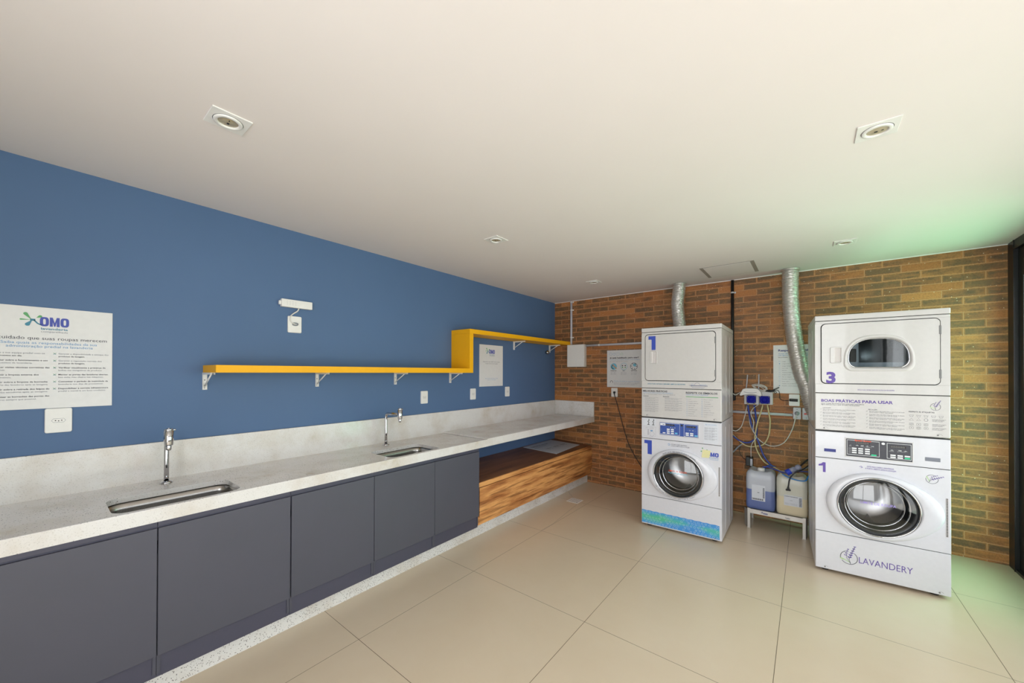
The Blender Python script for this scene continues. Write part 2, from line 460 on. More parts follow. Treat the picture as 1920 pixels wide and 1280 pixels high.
# printed writing: flat letter outlines laid on a plane (origin, right, up)
_fc = bpy.data.curves.new('type', 'FONT'); _fo = bpy.data.objects.new('type', _fc); COL.objects.link(_fo)
_cache = {}
def glyphs(s, bold=0.0):
    k = (s, bold)
    if k in _cache: return _cache[k]
    _fc.body = s; _fc.size = 1.0; _fc.offset = bold; _fc.resolution_u = 3
    bpy.context.view_layer.update()
    dg = bpy.context.evaluated_depsgraph_get()
    me = bpy.data.meshes.new_from_object(_fo.evaluated_get(dg))
    vs = [(v.co.x, v.co.y) for v in me.vertices]; fs = [tuple(p.vertices) for p in me.polygons]
    bpy.data.meshes.remove(me)
    _cache[k] = (vs, fs); return _cache[k]
CAP = None
class Plane:
    def __init__(s, o, r, u): s.o, s.r, s.u = Vector(o), Vector(r), Vector(u); s.n = s.r.cross(s.u)
    def p(s, a, b, h=0.0): return s.o + s.r * a + s.u * b + s.n * h
def text(mb, pl, s, a, b, h, w=None, bold=0.0, align='l', lift=0.0008, maxw=None, rot=0.0):
    global CAP
    if CAP is None: CAP = max(y for x, y in glyphs('H')[0])
    vs, fs = glyphs(s, bold)
    if not vs: return mb
    x0 = min(x for x, y in vs); x1 = max(x for x, y in vs)
    sy = h / CAP; sx = (w / (x1 - x0)) if w else sy
    if maxw and sx * (x1 - x0) > maxw: sx = maxw / (x1 - x0)
    W = sx * (x1 - x0)
    st = -x0 * sx - (0 if align == 'l' else W / 2 if align == 'c' else W)
    c, n = math.cos(rot), math.sin(rot)
    out = []
    for x, y in vs:
        X_, Y_ = x * sx + st, y * sy
        out.append(pl.p(a + X_ * c - Y_ * n, b + X_ * n + Y_ * c, lift))
    return mb.add(out, fs)
def strip(mb, pl, pts, wd, closed=False, lift=0.0008):
    P = [Vector((a, b)) for a, b in pts]; n = len(P); L = []; R = []
    for i in range(n):
        if closed: d = P[(i + 1) % n] - P[i - 1]
        else: d = P[min(i + 1, n - 1)] - P[max(i - 1, 0)]
        d = d.normalized() if d.length > 1e-9 else Vector((1, 0)); q = Vector((-d.y, d.x)) * wd / 2
        L.append(pl.p(*(P[i] + q), lift)); R.append(pl.p(*(P[i] - q), lift))
    k = n if closed else n - 1
    return mb.add(L + R, [(i, (i + 1) % n, n + (i + 1) % n, n + i) for i in range(k)])
def rect(mb, pl, a0, a1, b0, b1, lift=0.0008):
    return mb.add([pl.p(a0, b0, lift), pl.p(a1, b0, lift), pl.p(a1, b1, lift), pl.p(a0, b1, lift)], [(0, 1, 2, 3)])
def shape(mb, pl, pts, lift=0.0008):
    return mb.add([pl.p(a, b, lift) for a, b in pts], [tuple(range(len(pts)))])
def ell(a, b, ra, rb, n=24, r0=0.0, t0=0.0, t1=2 * PI):
    c, s_ = math.cos(r0), math.sin(r0); out = []
    full = abs(t1 - t0 - 2 * PI) < 1e-6
    for i in range(n if full else n + 1):
        t_ = t0 + (t1 - t0) * i / n; x, y = ra * math.cos(t_), rb * math.sin(t_)
        out.append((a + x * c - y * s_, b + x * s_ + y * c))
    return out
def heart(a, b, r):
    o = []
    for i in range(20):
        q = 2 * PI * i / 20
        o.append((a + r * math.sin(q) ** 3, b + r * (0.8125 * math.cos(q) - 0.3125 * math.cos(2 * q) - 0.125 * math.cos(3 * q) - 0.0625 * math.cos(4 * q))))
    return o
def iron(a, b, r): return [(a - r, b - .6 * r), (a + r, b - .6 * r), (a + r * .9, b + .2 * r), (a + r * .3, b + .8 * r), (a - r * .3, b + .75 * r), (a - r * .8, b + .1 * r)]
def sq(a, b, r): return [(a - r, b - .75 * r), (a + r, b - .75 * r), (a + r, b + .75 * r), (a - r, b + .75 * r)]
def drop(a, b, dx, dy, r):
    """teardrop: point at (a,b), round end at (a+dx,b+dy)"""
    L = math.hypot(dx, dy); ux, uy = dx / L, dy / L; o = []
    for i in range(17):
        q = -PI * 0.62 + PI * 1.24 * i / 16
        o.append((a + dx + (ux * math.cos(q) - uy * math.sin(q)) * r, b + dy + (uy * math.cos(q) + ux * math.sin(q)) * r))
    return o + [(a, b)]
def omo_letters(mb, pl, a0, a1, b0, h, lift=.0008):
    w = (a1 - a0) / 3.30
    def o_(x0):
        n = 32; P, Q = [], []
        for i in range(n):
            q = 2 * PI * i / n; c, s_ = math.cos(q), math.sin(q)
            f = lambda v, e: math.copysign(abs(v) ** e, v)
            P.append(pl.p(x0 + w / 2 + w / 2 * f(c, .62), b0 + h / 2 + h / 2 * f(s_, .62), lift)); Q.append(pl.p(x0 + w / 2 + w * .15 * f(c, .6), b0 + h / 2 + h * .30 * f(s_, .6), lift))
        mb.add(P + Q, [(i, (i + 1) % n, n + (i + 1) % n, n + i) for i in range(n)])
    o_(a0); o_(a1 - w)
    x0, W_ = a0 + w * 1.09, w * 1.12
    for q in ([(0, 0), (.30, 0), (.30, 1), (0, 1)], [(.70, 0), (1, 0), (1, 1), (.70, 1)], [(.30, 1), (.30, .52), (.43, .02), (.57, .02), (.70, .52), (.70, 1), (.5, .42)]):
        if len(q) == 4: shape(mb, pl, [(x0 + W_ * x, b0 + h * y) for x, y in q], lift)
        else:
            shape(mb, pl, [(x0 + W_ * x, b0 + h * y) for x, y in ((.30, 1), (.30, .50), (.43, .02), (.50, .02), (.50, .40))], lift)
            shape(mb, pl, [(x0 + W_ * x, b0 + h * y) for x, y in ((.70, 1), (.50, .40), (.50, .02), (.57, .02), (.70, .50))], lift)
def omo_logo(pl, parent, a0, a1, b0, b1, world=True, sub=True):
    """a0..a1: the three letters; b0..b1 their height"""
    h = b1 - b0; k = h
    mb = MB(); omo_letters(mb, pl, a0, a1, b0, h); mb.build('logo_lettering', 'ink_logo', parent, world)
    cx_, cy_ = a0 - 0.55 * k, b0 + 0.62 * k
    g = MB()
    shape(g, pl, drop(cx_, cy_, -0.40 * k, 0.62 * k, 0.15 * k)); shape(g, pl, drop(cx_, cy_, -0.70 * k, 0.0, 0.08 * k)); shape(g, pl, drop(cx_ + .3 * k, cy_ + .25 * k, 0.28 * k, 0.17 * k, 0.13 * k))
    g.build('logo_drop', 'ink_green', parent, world)
    g = MB()
    shape(g, pl, drop(cx_ + .05 * k, cy_, -0.32 * k, -0.50 * k, 0.17 * k)); rect(g, pl, cx_ - .1 * k, cx_ + .25 * k, cy_ - .1 * k, cy_ + .12 * k)
    strip(g, pl, [(cx_ + .15 * k, cy_), (cx_ + .4 * k, cy_ - .35 * k), (a0 + .1 * k, b0 + .12 * k)], .12 * k)
    g.build('logo_splash', 'ink_teal', parent, world)
    if sub:
        g = MB(); text(g, pl, 'lavanderia', a0 + .04 * (a1 - a0), b0 - .37 * k, .22 * k, w=(a1 - a0) * .92, bold=0.02)
        g.build('logo_subtitle', 'ink_teal', parent, world)
        g = MB(); text(g, pl, 'compartilhada', a0 + .04 * (a1 - a0), b0 - .66 * k, .17 * k, w=(a1 - a0) * .92)
        g.build('logo_subtitle', 'ink_grey', parent, world)

# ------------------------------------------------------------------ the room
mb = MB().box(-0.2, RX + 0.2, BY - 0.2, 0.2, -0.15, 0.0); struct('floor', mb, 'floor')
mb = MB().box(-0.2, RX + 1.05, BY - 0.9, 0.2, CZ, CZ + 0.2); struct('ceiling', mb, 'ceiling')  # slab runs on past the glass as an added eave to block sun
mb = MB().box(-0.2, 0.0, BY - 0.2, 0.2, 0.0, CZ); struct('wall_left', mb, 'blue')
mb = MB().box(0.0, RX + 0.2, 0.0, 0.2, 0.0, CZ); struct('wall_back', mb, 'brick')
# wall behind the camera: solid piers around a wide window
mb = MB().box(0.0, 1.9, BY - 0.2, BY, 0.0, CZ).box(1.9, RX + 0.2, BY - 0.2, BY, 2.40, CZ).box(3.97, RX + 0.2, BY - 0.2, BY, 0.0, 2.40)
struct('wall_rear', mb, 'wall_plain')
win = struct('window_1', MB().box(1.9, 3.97, BY - 0.1, BY - 0.04, 0.0, 0.05).box(1.9, 3.97, BY - 0.1, BY - 0.04, 2.35, 2.40).box(1.9, 1.95, BY - 0.1, BY - 0.04, 0.05, 2.35).box(3.92, 3.97, BY - 0.1, BY - 0.04, 0.05, 2.35).box(2.91, 2.96, BY - 0.1, BY - 0.04, 0.05, 2.35), 'alu_frame')
MB().box(1.95, 3.92, BY - 0.075, BY - 0.069, 0.05, 2.35).build('glass_pane', 'pane', win)
# glazed right side: sliding panels in a black frame
fr = MB()
fr.box(RX, RX + 0.16, -0.105, 0.0, 0.0, CZ).box(RX, RX + 0.16, BY, -0.105, 2.39, CZ).box(RX, RX + 0.16, BY, -0.105, 0.0, 0.02)
fr.box(RX, RX + 0.16, BY, BY + 0.1, 0.02, 2.39)
fr.box(RX - 0.004, RX + 0.001, -0.112, -0.098, 0.0, CZ).box(RX - 0.004, RX + 0.0, BY, -0.105, 2.385, 2.40)
door = struct('door_1', fr, 'alu_frame')
y = -0.112
for i in range(6):
    y1 = y - 0.93 if i < 5 else BY + 0.1
    x0 = RX + (0.02 if i % 2 == 0 else 0.08)
    st = MB().box(x0, x0 + 0.045, y - 0.075, y, 0.02, 2.385, 0.003).box(x0, x0 + 0.045, y1, y1 + 0.075, 0.02, 2.385, 0.003)
    st.box(x0, x0 + 0.045, y1 + 0.075, y - 0.075, 0.02, 0.28, 0.003).box(x0, x0 + 0.045, y1 + 0.075, y - 0.075, 2.18, 2.385, 0.003)
    sash = st.build('door_sash', 'alu_frame', door)
    MB().box(x0 + 0.02, x0 + 0.026, y1 + 0.06, y - 0.06, 0.26, 2.2).build('glass_pane', 'pane', sash)
    y = y1 + 0.06
struct('trim_1', MB().box(0.0, RX, -0.006, 0.0, CZ - 0.007, CZ), 'white_plastic')
# outside
struct('outdoor_deck', MB().box(RX + 0.2, RX + 9, -9, 4, -0.15, -0.02), 'deck')  # unseen paved deck outside the glass
lawn = MB().box(RX + 0.45, RX + 3.7, -2.6, 3.6, -0.02, 0.02)
rnd = random.Random(3)
for i in range(9000):
    gx_, gy_ = RX + 0.46 + rnd.random() * 3.2, -2.6 + rnd.random() * 4.4; a = rnd.random() * PI; hh = 0.03 + rnd.random() * 0.05
    dx_, dy_ = math.cos(a) * 0.006, math.sin(a) * 0.006
    lawn.add([(gx_ - dx_, gy_ - dy_, 0.02), (gx_ + dx_, gy_ + dy_, 0.02), (gx_ + dy_ * 3, gy_ + dx_ * 3, 0.02 + hh)], [(0, 1, 2)])
o = lawn.build('lawn', 'grass'); o['kind'] = 'stuff'; tag(o, 'green lawn outside the glass doors', 'lawn')
hd = MB()
for i in range(7000):
    p = Vector((RX + 3.85 + rnd.random() * 1.0, -3.0 + rnd.random() * 6.0, 0.02 + rnd.random() * 1.9))
    a = Vector((rnd.gauss(0, 1), rnd.gauss(0, 1), rnd.gauss(0, 1))).normalized(); b_ = a.orthogonal().normalized(); s_ = 0.05
    hd.add([p - a * s_, p + b_ * s_ * .5, p + a * s_, p - b_ * s_ * .5], [(0, 1, 2, 3)])
o = hd.build('hedge', 'leaf'); tag(o, 'leafy green hedge beyond the lawn outside', 'hedge')

# ------------------------------------------------------------------ ceiling fittings
def downlight():
    t_ = thing('recessed_downlight', 'square recessed ceiling downlight nearest the camera above the blue wall, near the poster', 'ceiling light', (1.045, -4.133, CZ), 0, 'square recessed downlights in the ceiling')
    m = MB(); m.box(-.065, .065, -.065, .065, -.005, 0, 0.0015, 1); m.build('plate', 'white_plastic', t_)
    m = MB(); m.lathe([(.0475, -.0045), (.0475, -.009), (.045, -.0105), (.036, -.0115), (.034, -.009), (.033, -.006)], (0, 0, 0)); m.build('gimbal_ring', 'white_plastic', t_)
    m = MB(); m.lathe([(.0495, -.0052), (.0476, -.0054)], (0, 0, 0)); m.build('shadow_gap', 'seam_dark', t_)
    m = MB(); m.lathe([(.0345, -.0058), (.024, -.0075), (.012, -.0088), (.0005, -.0092)], (0, 0, 0)); lamp = m.build('lamp_glass', 'gasket_lamp', t_)
    m = MB(); m.box(-.009, .001, -.003, .004, -.0105, -.0088).box(.012, .019, -.002, .001, -.0098, -.0075); m.build('lamp_contact', 'seam_dark', lamp)
    return t_
dl = downlight()
G = 'square recessed downlights in the ceiling'
dup(dl, (1.016, -2.477, CZ), 0, 'square recessed ceiling downlight above the long yellow shelf, halfway along the blue wall', G)
dup(dl, (1.010, -0.832, CZ), 0, 'small-looking recessed downlight in the far left corner above the brick wall', G)
dup(dl, (3.066, -2.486, CZ), 0, 'square recessed ceiling downlight at upper right, nearest on the window side', G)
dup(dl, (3.065, -0.820, CZ), 0, 'square recessed ceiling downlight on the green-tinted ceiling near the right duct', G)
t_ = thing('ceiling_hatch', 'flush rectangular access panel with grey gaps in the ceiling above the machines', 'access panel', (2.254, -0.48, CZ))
MB().box(-.219, .219, -.219, .219, -.003, 0).build('frame', 'hatch_gap_shade', t_)  # grey sheet puts the shade of the hatch gaps into its colour
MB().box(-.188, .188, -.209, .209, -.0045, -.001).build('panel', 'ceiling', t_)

# ------------------------------------------------------------------ worktop, backsplash, plinth
Y0 = BY      # the run goes on past the left edge of the picture
W, ZT = 0.617, 0.866
def rrect(x0, x1, y0, y1, r, n=6):
    o = []
    for cx_, cy_, a0 in ((x1 - r, y1 - r, 0), (x0 + r, y1 - r, PI / 2), (x0 + r, y0 + r, PI), (x1 - r, y0 + r, 1.5 * PI)):
        for i in range(n + 1):
            a = a0 + PI / 2 * i / n; o.append((cx_ + r * math.cos(a), cy_ + r * math.sin(a)))
    return o
SINKS = [(0.285, 0.572, -4.398, -3.938), (0.270, 0.565, -3.062, -2.612)]
STEP = -2.12
wt = bmesh.new()
def slab_with_holes(x0, x1, y0, y1, z0, z1, holes):
    bm = bmesh.new()
    def loop(pts):
        vs = [bm.verts.new((p[0], p[1], z1)) for p in pts]
        for i in range(len(vs)): bm.edges.new((vs[i], vs[(i + 1) % len(vs)]))
    loop([(x0, y0), (x1, y0), (x1, y1), (x0, y1)])
    for h in holes: loop(h)
    bmesh.ops.triangle_fill(bm, use_beauty=True, use_dissolve=False, edges=bm.edges[:])
    # drop triangles inside holes
    def inside(p, poly):
        c = False; j = len(poly) - 1
        for i in range(len(poly)):
            if (poly[i][1] > p.y) != (poly[j][1] > p.y) and p.x < (poly[j][0] - poly[i][0]) * (p.y - poly[i][1]) / (poly[j][1] - poly[i][1]) + poly[i][0]: c = not c
            j = i
        return c
    kill = [f for f in bm.faces if any(inside(f.calc_center_median(), h) for h in holes)]
    bmesh.ops.delete(bm, geom=kill, context='FACES')
    r = bmesh.ops.extrude_face_region(bm, geom=bm.faces[:])
    for v in [g for g in r['geom'] if isinstance(g, bmesh.types.BMVert)]: v.co.z = z0
    return bm
holes = [rrect(a, b, c, d, 0.055) for a, b, c, d in SINKS]
wtop = thing('worktop', 'long speckled white granite worktop with two sinks along the blue wall', 'countertop', (0.3, -3.0, 0.808))
m = MB(); m.from_bm(slab_with_holes(0.0212, W - 0.0202, Y0, STEP, ZT - 0.025, ZT, holes)); m.build('slab', 'granite', wtop, True)
m = MB(); m.box(0.0212, W - 0.0202, STEP, -0.0002, ZT + 0.0002, ZT + 0.011, 0.002, 1); m.build('raised_slab', 'granite', wtop, True)
m = MB(); m.box(W - 0.02, W, Y0, 0.0, 0.808, ZT + 0.005, 0.003, 2).box(W - 0.02, W, STEP, 0.0, ZT + 0.003, ZT + 0.011, 0.002, 1); m.build('front_apron', 'granite', wtop, True)
m = MB(); m.box(0.001, 0.02, Y0 + .001, -0.001, ZT - 0.03, 1.073, 0.0015, 1)
tag(m.build('backsplash', 'granite'), 'long speckled granite upstand against the blue wall behind the sinks', 'backsplash')
m = MB(); m.box(0.021, W - 0.001, -0.02, -0.001, ZT + 0.0115, 1.073, 0.0015, 1)
tag(m.build('backsplash', 'granite'), 'short speckled granite upstand on the brick wall at the worktop end', 'backsplash')
m = MB(); m.box(0.001, 0.515, Y0 + .001, -0.002, 0.0, 0.1135)
tag(m.build('plinth', 'granite'), 'low speckled granite plinth under the grey cabinets and wooden drawer', 'plinth')
# sinks
for i, (a, b, c, d) in enumerate(SINKS):
    s_ = thing('sink', ['stainless undermount sink nearest the camera, under the poster side faucet', 'stainless undermount sink farther along, beside the raised worktop'][i], 'sink', ((a + b) / 2, (c + d) / 2, ZT - 0.19), 0, 'undermount sinks in the worktop')
    m = MB(); e = 0.003; rings = []
    for q, (ins, z) in enumerate([(-0.012, ZT - 0.0255), (0.0 - e, ZT - 0.0262), (0.0, ZT - 0.06), (0.004, ZT - 0.15), (0.018, ZT - 0.175), (0.05, ZT - 0.183), (0.12, ZT - 0.186)]):
        rings.append([(x, y, z) for x, y in rrect(a + ins, b - ins, c + ins, d - ins, max(0.055 - ins * .2, .02))])
    m.loft(rings, False, True); m.build('basin', 'steel', s_, True)
    m = MB(); m.lathe([(.042, .0015), (.038, .003), (.03, .001), (.0005, .0005)], ((a + b) / 2, (c + d) / 2, ZT - 0.1865)); m.build('drain_strainer', 'chrome', s_, True)
# faucets
def faucet(loc, rz, label, gr):
    f = thing('faucet', label, 'faucet', loc, rz, gr)
    m = MB(); m.lathe([(.0005, .0), (.027, .0), (.027, .004), (.022, .010), (.0125, .012)], (0, 0, 0)); m.build('base_flange', 'chrome', f)
    pts = [(0, 0, 0.008), (0, 0, 0.235)] + [(0.025 - 0.025 * math.cos(q), 0, 0.235 + 0.025 * math.sin(q)) for q in [PI / 10 * k for k in range(1, 6)]] + [(0.175, 0, 0.262)]
    m = MB(); m.tube([(0, 0, .008), (0, 0, .1), (0, 0, .18)] + pts[1:], 0.0108, 16); m.build('spout', 'chrome', f)
    m = MB(); m.lathe([(.0005, .311), (.017, .311), (.0185, .308), (.0185, .303), (.0175, .302), (.0175, .300), (.020, .299), (.0195, .255), (.0180, .232), (.0165, .228), (.0005, .228)], (0.19, 0, 0)); m.build('valve_body', 'chrome', f)
    m = MB(); m.lathe([(.009, .230), (.0115, .222), (.0115, .208), (.009, .203), (.0005, .203)], (0.19, 0, 0)); m.build('aerator', 'chrome', f)
    m = MB(); m.tube([(0.19, .016, .303), (0.19, .027, .304)], .0035, 8).lathe([(.0005, .0), (.005, .0), (.005, .004), (.0005, .004)], (0.19, 0.0, .311)); m.build('button', 'chrome', f)
    return f
fa = faucet((0.130, -4.160, ZT), -0.12, 'chrome bent-tube faucet at the sink nearest the camera', 'chrome faucets on the worktop')
dup(fa, (0.121, -2.816, ZT), 0.0, 'chrome bent-tube faucet at the farther sink, below the yellow shelf', 'chrome faucets on the worktop')

# ------------------------------------------------------------------ cabinets
C = 0.60
seams = [-5.32, -4.80, -4.262, -3.722, -3.213, -2.702, -2.207]
for i in range(1, len(seams) - 1 + 0):
    y0_, y1_ = seams[i], seams[i + 1]
    if i == 1: lb = 'grey handleless base cabinet cut by the left edge of the picture'
    elif i == 2: lb = 'grey handleless base cabinet with wide door directly under the nearest sink'
    elif i == 3: lb = 'grey handleless base cabinet between the two sinks, left of centre'
    elif i == 4: lb = 'grey handleless base cabinet below the farther faucet and sink'
    else: lb = 'last grey handleless base cabinet, touching the wooden drawer bench'
    cb = thing('base_cabinet', lb, 'cabinet', (0.3, (y0_ + y1_) / 2, 0.115), 0, 'grey base cabinets under the worktop')
    m = MB(); a, b = y0_ + 0.0008, y1_ - 0.0008
    zt_ = ZT - 0.2
    m.box(0.003, 0.56, a, b, 0.1145, 0.132).box(0.003, 0.586, a, a + 0.012, 0.132, 0.66).box(0.003, 0.586, b - 0.012, b, 0.132, 0.66).box(0.003, 0.016, a + .012, b - .012, 0.132, 0.66)
    m.build('carcass', 'laminate', cb, True)
    m = MB(); m.box(0.562, 0.581, a, b, 0.1145, 0.213, 0.001, 1); m.build('bottom_rail', 'laminate_strip', cb, True)
    m = MB(); m.box(0.588, 0.596, a, b, 0.784, 0.8065, 0.001, 1).box(0.586, 0.588, a, b, 0.72, 0.8065); m.build('top_rail', 'laminate_strip', cb, True)
    m = MB(); g = 0.0028 if i != 3 else 0.0028
    m.box(0.5885, C, y0_ + (0.005 if i == 3 else 0.0018), y1_ - 0.0018, 0.216, 0.776, 0.0012, 1); m.build('door', 'laminate', cb, True)
# wooden drawer bench
cb = thing('drawer_bench', 'low wooden bench with one long drawer front under the raised worktop', 'bench', (0.29, -1.1, 0.115))
m = MB(); m.poly([(0.002, -2.2055, 0.499), (0.002, -2.2055, 0.523), (0.575, -2.2055, 0.492), (0.575, -2.2055, 0.455), ], (0, 2.2035, 0)); m.build('top', 'wood_shaded', cb, True)
m = MB(); m.box(0.562, 0.580, -2.2055, -0.004, 0.452, 0.4925, 0.001, 1); m.build('top_edge', 'wood', cb, True)
m = MB(); m.box(0.002, 0.56, -2.2055, -0.006, 0.1145, 0.130).box(0.002, 0.555, -2.2055, -2.188, 0.130, 0.49).box(0.002, 0.555, -0.024, -0.006, 0.130, 0.49); m.build('carcass', 'wood_shaded', cb, True)
m = MB(); m.box(0.545, 0.562, -2.2055, -0.006, 0.1145, 0.208, 0.001, 1); m.build('bottom_rail', 'wood', cb, True)
m = MB(); m.box(0.562, 0.582, -2.182, -0.005, 0.190, 0.446, 0.0015, 1); m.build('drawer_front', 'wood', cb, True)

# sheet lying on the bench
def lid(x): return 0.5232 - 0.0541 * x
sh = thing('instruction_sheet', 'bluish white printed sheet lying on the wooden bench', 'paper sheet', (0.25, -0.46, lid(0.25)))
c4 = [(0.030, -0.800), (0.020, -0.140), (0.452, -0.100), (0.500, -0.770)]
m = MB(); m.poly([(x, y, lid(x) + 0.0006) for x, y in c4], (0, 0, 0.0015)); m.build('sheet', 'paper_edge', sh, True)
pr_ = Vector((0.0, 1.0, 0.0)).normalized(); pu_ = Vector((-1, 0, 0.0541)).normalized()
plb = Plane((0.0, 0.0, lid(0) + 0.0028), Vector((0.0, 1, 0)), Vector((-1, 0.0, 0.0541)).normalized())
m = MB()
text(m, plb, 'Cuide bem das suas roupas', -0.74, -0.13, 0.026, w=0.36, bold=.02)
text(m, plb, 'e da nossa lavanderia', -0.74, -0.175, 0.020, w=0.26)
for q in range(3):
    text(m, plb, 'Atendimento', -0.66 + q * .17, -0.29, 0.018, w=0.120, bold=.02); text(m, plb, 'fale com o suporte', -0.66 + q * .17, -0.32, 0.013, w=0.125)
m.build_split(.02, 'lettering', 'ink_dark', sh, True)

# ------------------------------------------------------------------ yellow shelf and brackets
D = 0.262
ys = thing('zigzag_shelf', 'long glossy yellow stepped wall shelf on the blue wall', 'shelf', (0, -2, 1.459))
MB().box(0.0, D, -3.98, -1.938, 1.459, 1.502, 0.0012, 1).build('lower_board', 'yellow', ys, True)
MB().box(0.0, D, -1.988, -1.938, 1.502, 1.8445, 0.001, 1).build('upright_board', 'yellow', ys, True)
MB().box(0.0, D, -1.988, -0.002, 1.845, 1.889, 0.0012, 1).build('upper_board', 'yellow', ys, True)
def bracket(y_, z_, lb):
    b_ = thing('shelf_bracket', lb, 'bracket', (0, y_, z_), 0, 'white shelf brackets')
    m = MB(); m.box(0.0, 0.003, -0.011, 0.011, -0.103, 0, 0.001, 1).box(0.003, 0.012, -0.0105, -0.008, -0.103, 0).box(0.003, 0.012, 0.008, 0.0105, -0.103, 0); m.build('wall_plate', 'white_plastic', b_)
    m = MB(); m.box(0.003, 0.175, -0.011, 0.011, -0.003, 0.0, 0.001, 1).box(0.012, 0.172, -0.0105, -0.008, -0.012, -0.003).box(0.012, 0.172, 0.008, 0.0105, -0.012, -0.003); m.build('arm', 'white_plastic', b_)
    m = MB(); m.tube([(0.006, 0, -0.082), (0.145, 0, -0.006)], 0.0042, 8); m.build('brace', 'white_plastic', b_)
    m = MB(); m.tube([(0.003, 0, -0.092), (0.0048, 0, -0.092)], 0.0035, 8).tube([(0.003, 0, -0.045), (0.0048, 0, -0.045)], 0.0035, 8); m.build_split(0.004, 'screw', 'screw_grey', b_)
    return b_
br = bracket(-3.972, 1.459, 'white shelf bracket under the left tip of the yellow shelf')
G = 'white shelf brackets'
dup(br, (0, -3.317, 1.459), 0, 'white shelf bracket under the long lower shelf, next after the left end one', G)
dup(br, (0, -2.650, 1.459), 0, 'white shelf bracket directly above the farther faucet', G)
dup(br, (0, -2.007, 1.459), 0, 'white shelf bracket at the step of the yellow shelf', G)
dup(br, (0, -0.960, 1.845), 0, 'white shelf bracket in the middle of the upper yellow shelf', G)
dup(br, (0, -0.150, 1.845), 0, 'white shelf bracket under the upper yellow shelf in the brick corner', G)
m = MB(); m.lathe([(.0005, .05), (.014, .05), (.026, .035), (.028, .02), (.02, .004), (.02, 0)], (0.0, -0.235, 1.742), 'x', 20)
tag(m.build('wall_hook', 'steel'), 'small round metal hook knob on the blue wall near the brick corner', 'hook')

# ------------------------------------------------------------------ things on the left wall
def plate(name, lb, pl, a, b, w_, h_, cat='outlet', group=None, mat='white_plastic', depth=0.010, holes=True, ext=0.55):
    t_ = thing(name, lb, cat, pl.p(a, b, 0), 0, group)
    m = MB(); n0 = len(m.v)
    r = rrect(a - w_ / 2, a + w_ / 2, b - h_ / 2, b + h_ / 2, 0.008, 4); r2 = rrect(a - w_ / 2 + .002, a + w_ / 2 - .002, b - h_ / 2 + .002, b + h_ / 2 - .002, 0.007, 4)
    m.loft([[pl.p(x, y_, 0.0) for x, y_ in r], [pl.p(x, y_, depth * .75) for x, y_ in r], [pl.p(x, y_, depth) for x, y_ in r2]], False, True, smooth=False)
    m.build('cover_plate', mat, t_, True)
    if holes:
        m = MB(); hx = []
        for i in range(6):
            q = PI / 3 * i; hx.append((a + (0.021 if i in (0, 3) else 0.032) * math.cos(q) * 1.0, b + 0.011 * math.sin(q)))
        hx = [(a - .022, b), (a - .016, b + .009), (a + .016, b + .009), (a + .022, b), (a + .016, b - .009), (a - .016, b - .009)]
        strip(m, pl, hx, 0.0012, True, depth + .0004); m.build('socket_outline', 'ink_grey', t_, True)
        m = MB()
        for dx_, dy_ in ((-.0095, 0), (0, -.002), (.0095, 0)): shape(m, pl, ell(a + dx_, b + dy_, .0024, .0024, 10), depth + .0006)
        m.build('pin_hole', 'black', t_, True)
    return t_
PL = Plane((0.0, 0, 0), (0, 1, 0), (0, 0, 1))
G = 'white outlets on the blue wall'
plate('wall_outlet', 'large white three-pin outlet right below the poster', PL, -4.529, 1.228, .085, .117, group=G)
plate('wall_outlet', 'small white outlet on the blue wall above the farther faucet', PL, -2.333, 1.228, .080, .118, group=G)
plate('wall_outlet', 'small white outlet left of and below the portrait notice', PL, -1.677, 1.230, .080, .118, group=G)
plate('wall_outlet', 'small white outlet on the blue wall nearest the brick corner', PL, -1.088, 1.234, .078, .116, group=G)
el = thing('emergency_light', 'white emergency light bar on the blue wall above the shelf', 'emergency light', (0, -3.464, 1.94))
MB().box(0.0, 0.03, -3.565, -3.363, 1.912, 1.966, 0.004, 2).build('housing', 'white_plastic', el, True)
MB().box(0.004, 0.022, -3.578, -3.565, 1.925, 1.952, 0.002, 1).build('end_clip', 'white_plastic', el, True)
m = MB()
for i in range(4):
    for j in range(3): shape(m, Plane((0.0302, 0, 0), (0, 1, 0), (0, 0, 1)), ell(-3.53 + i * .018, 1.93 + j * .011, .0014, .0014, 8))
m.build('led_dots', 'ink_grey', el, True)
m = MB(); m.tube(smooth_path([(0.012, -3.448, 1.912), (0.014, -3.458, 1.893), (0.013, -3.484, 1.872), (0.012, -3.502, 1.852), (0.013, -3.505, 1.825), (0.014, -3.492, 1.806), (0.015, -3.474, 1.799)]), 0.0042, 8); m.build('cord', 'cable_white', el, True)
bp = plate('blanking_plate', 'white wall plate with looped cord below the emergency light', PL, -3.473, 1.797, .090, .116, cat='wall plate', holes=False)
m = MB()
for k in range(3): m.tube([(0.0125 + .002 * k, -3.472 + .019 * math.cos(q), 1.796 + .008 * math.sin(q) + .003 * k) for q in [PI / 8 * j for j in range(17)]], 0.0016, 6)
m.build('cord_loop', 'cable_grey', bp, True)

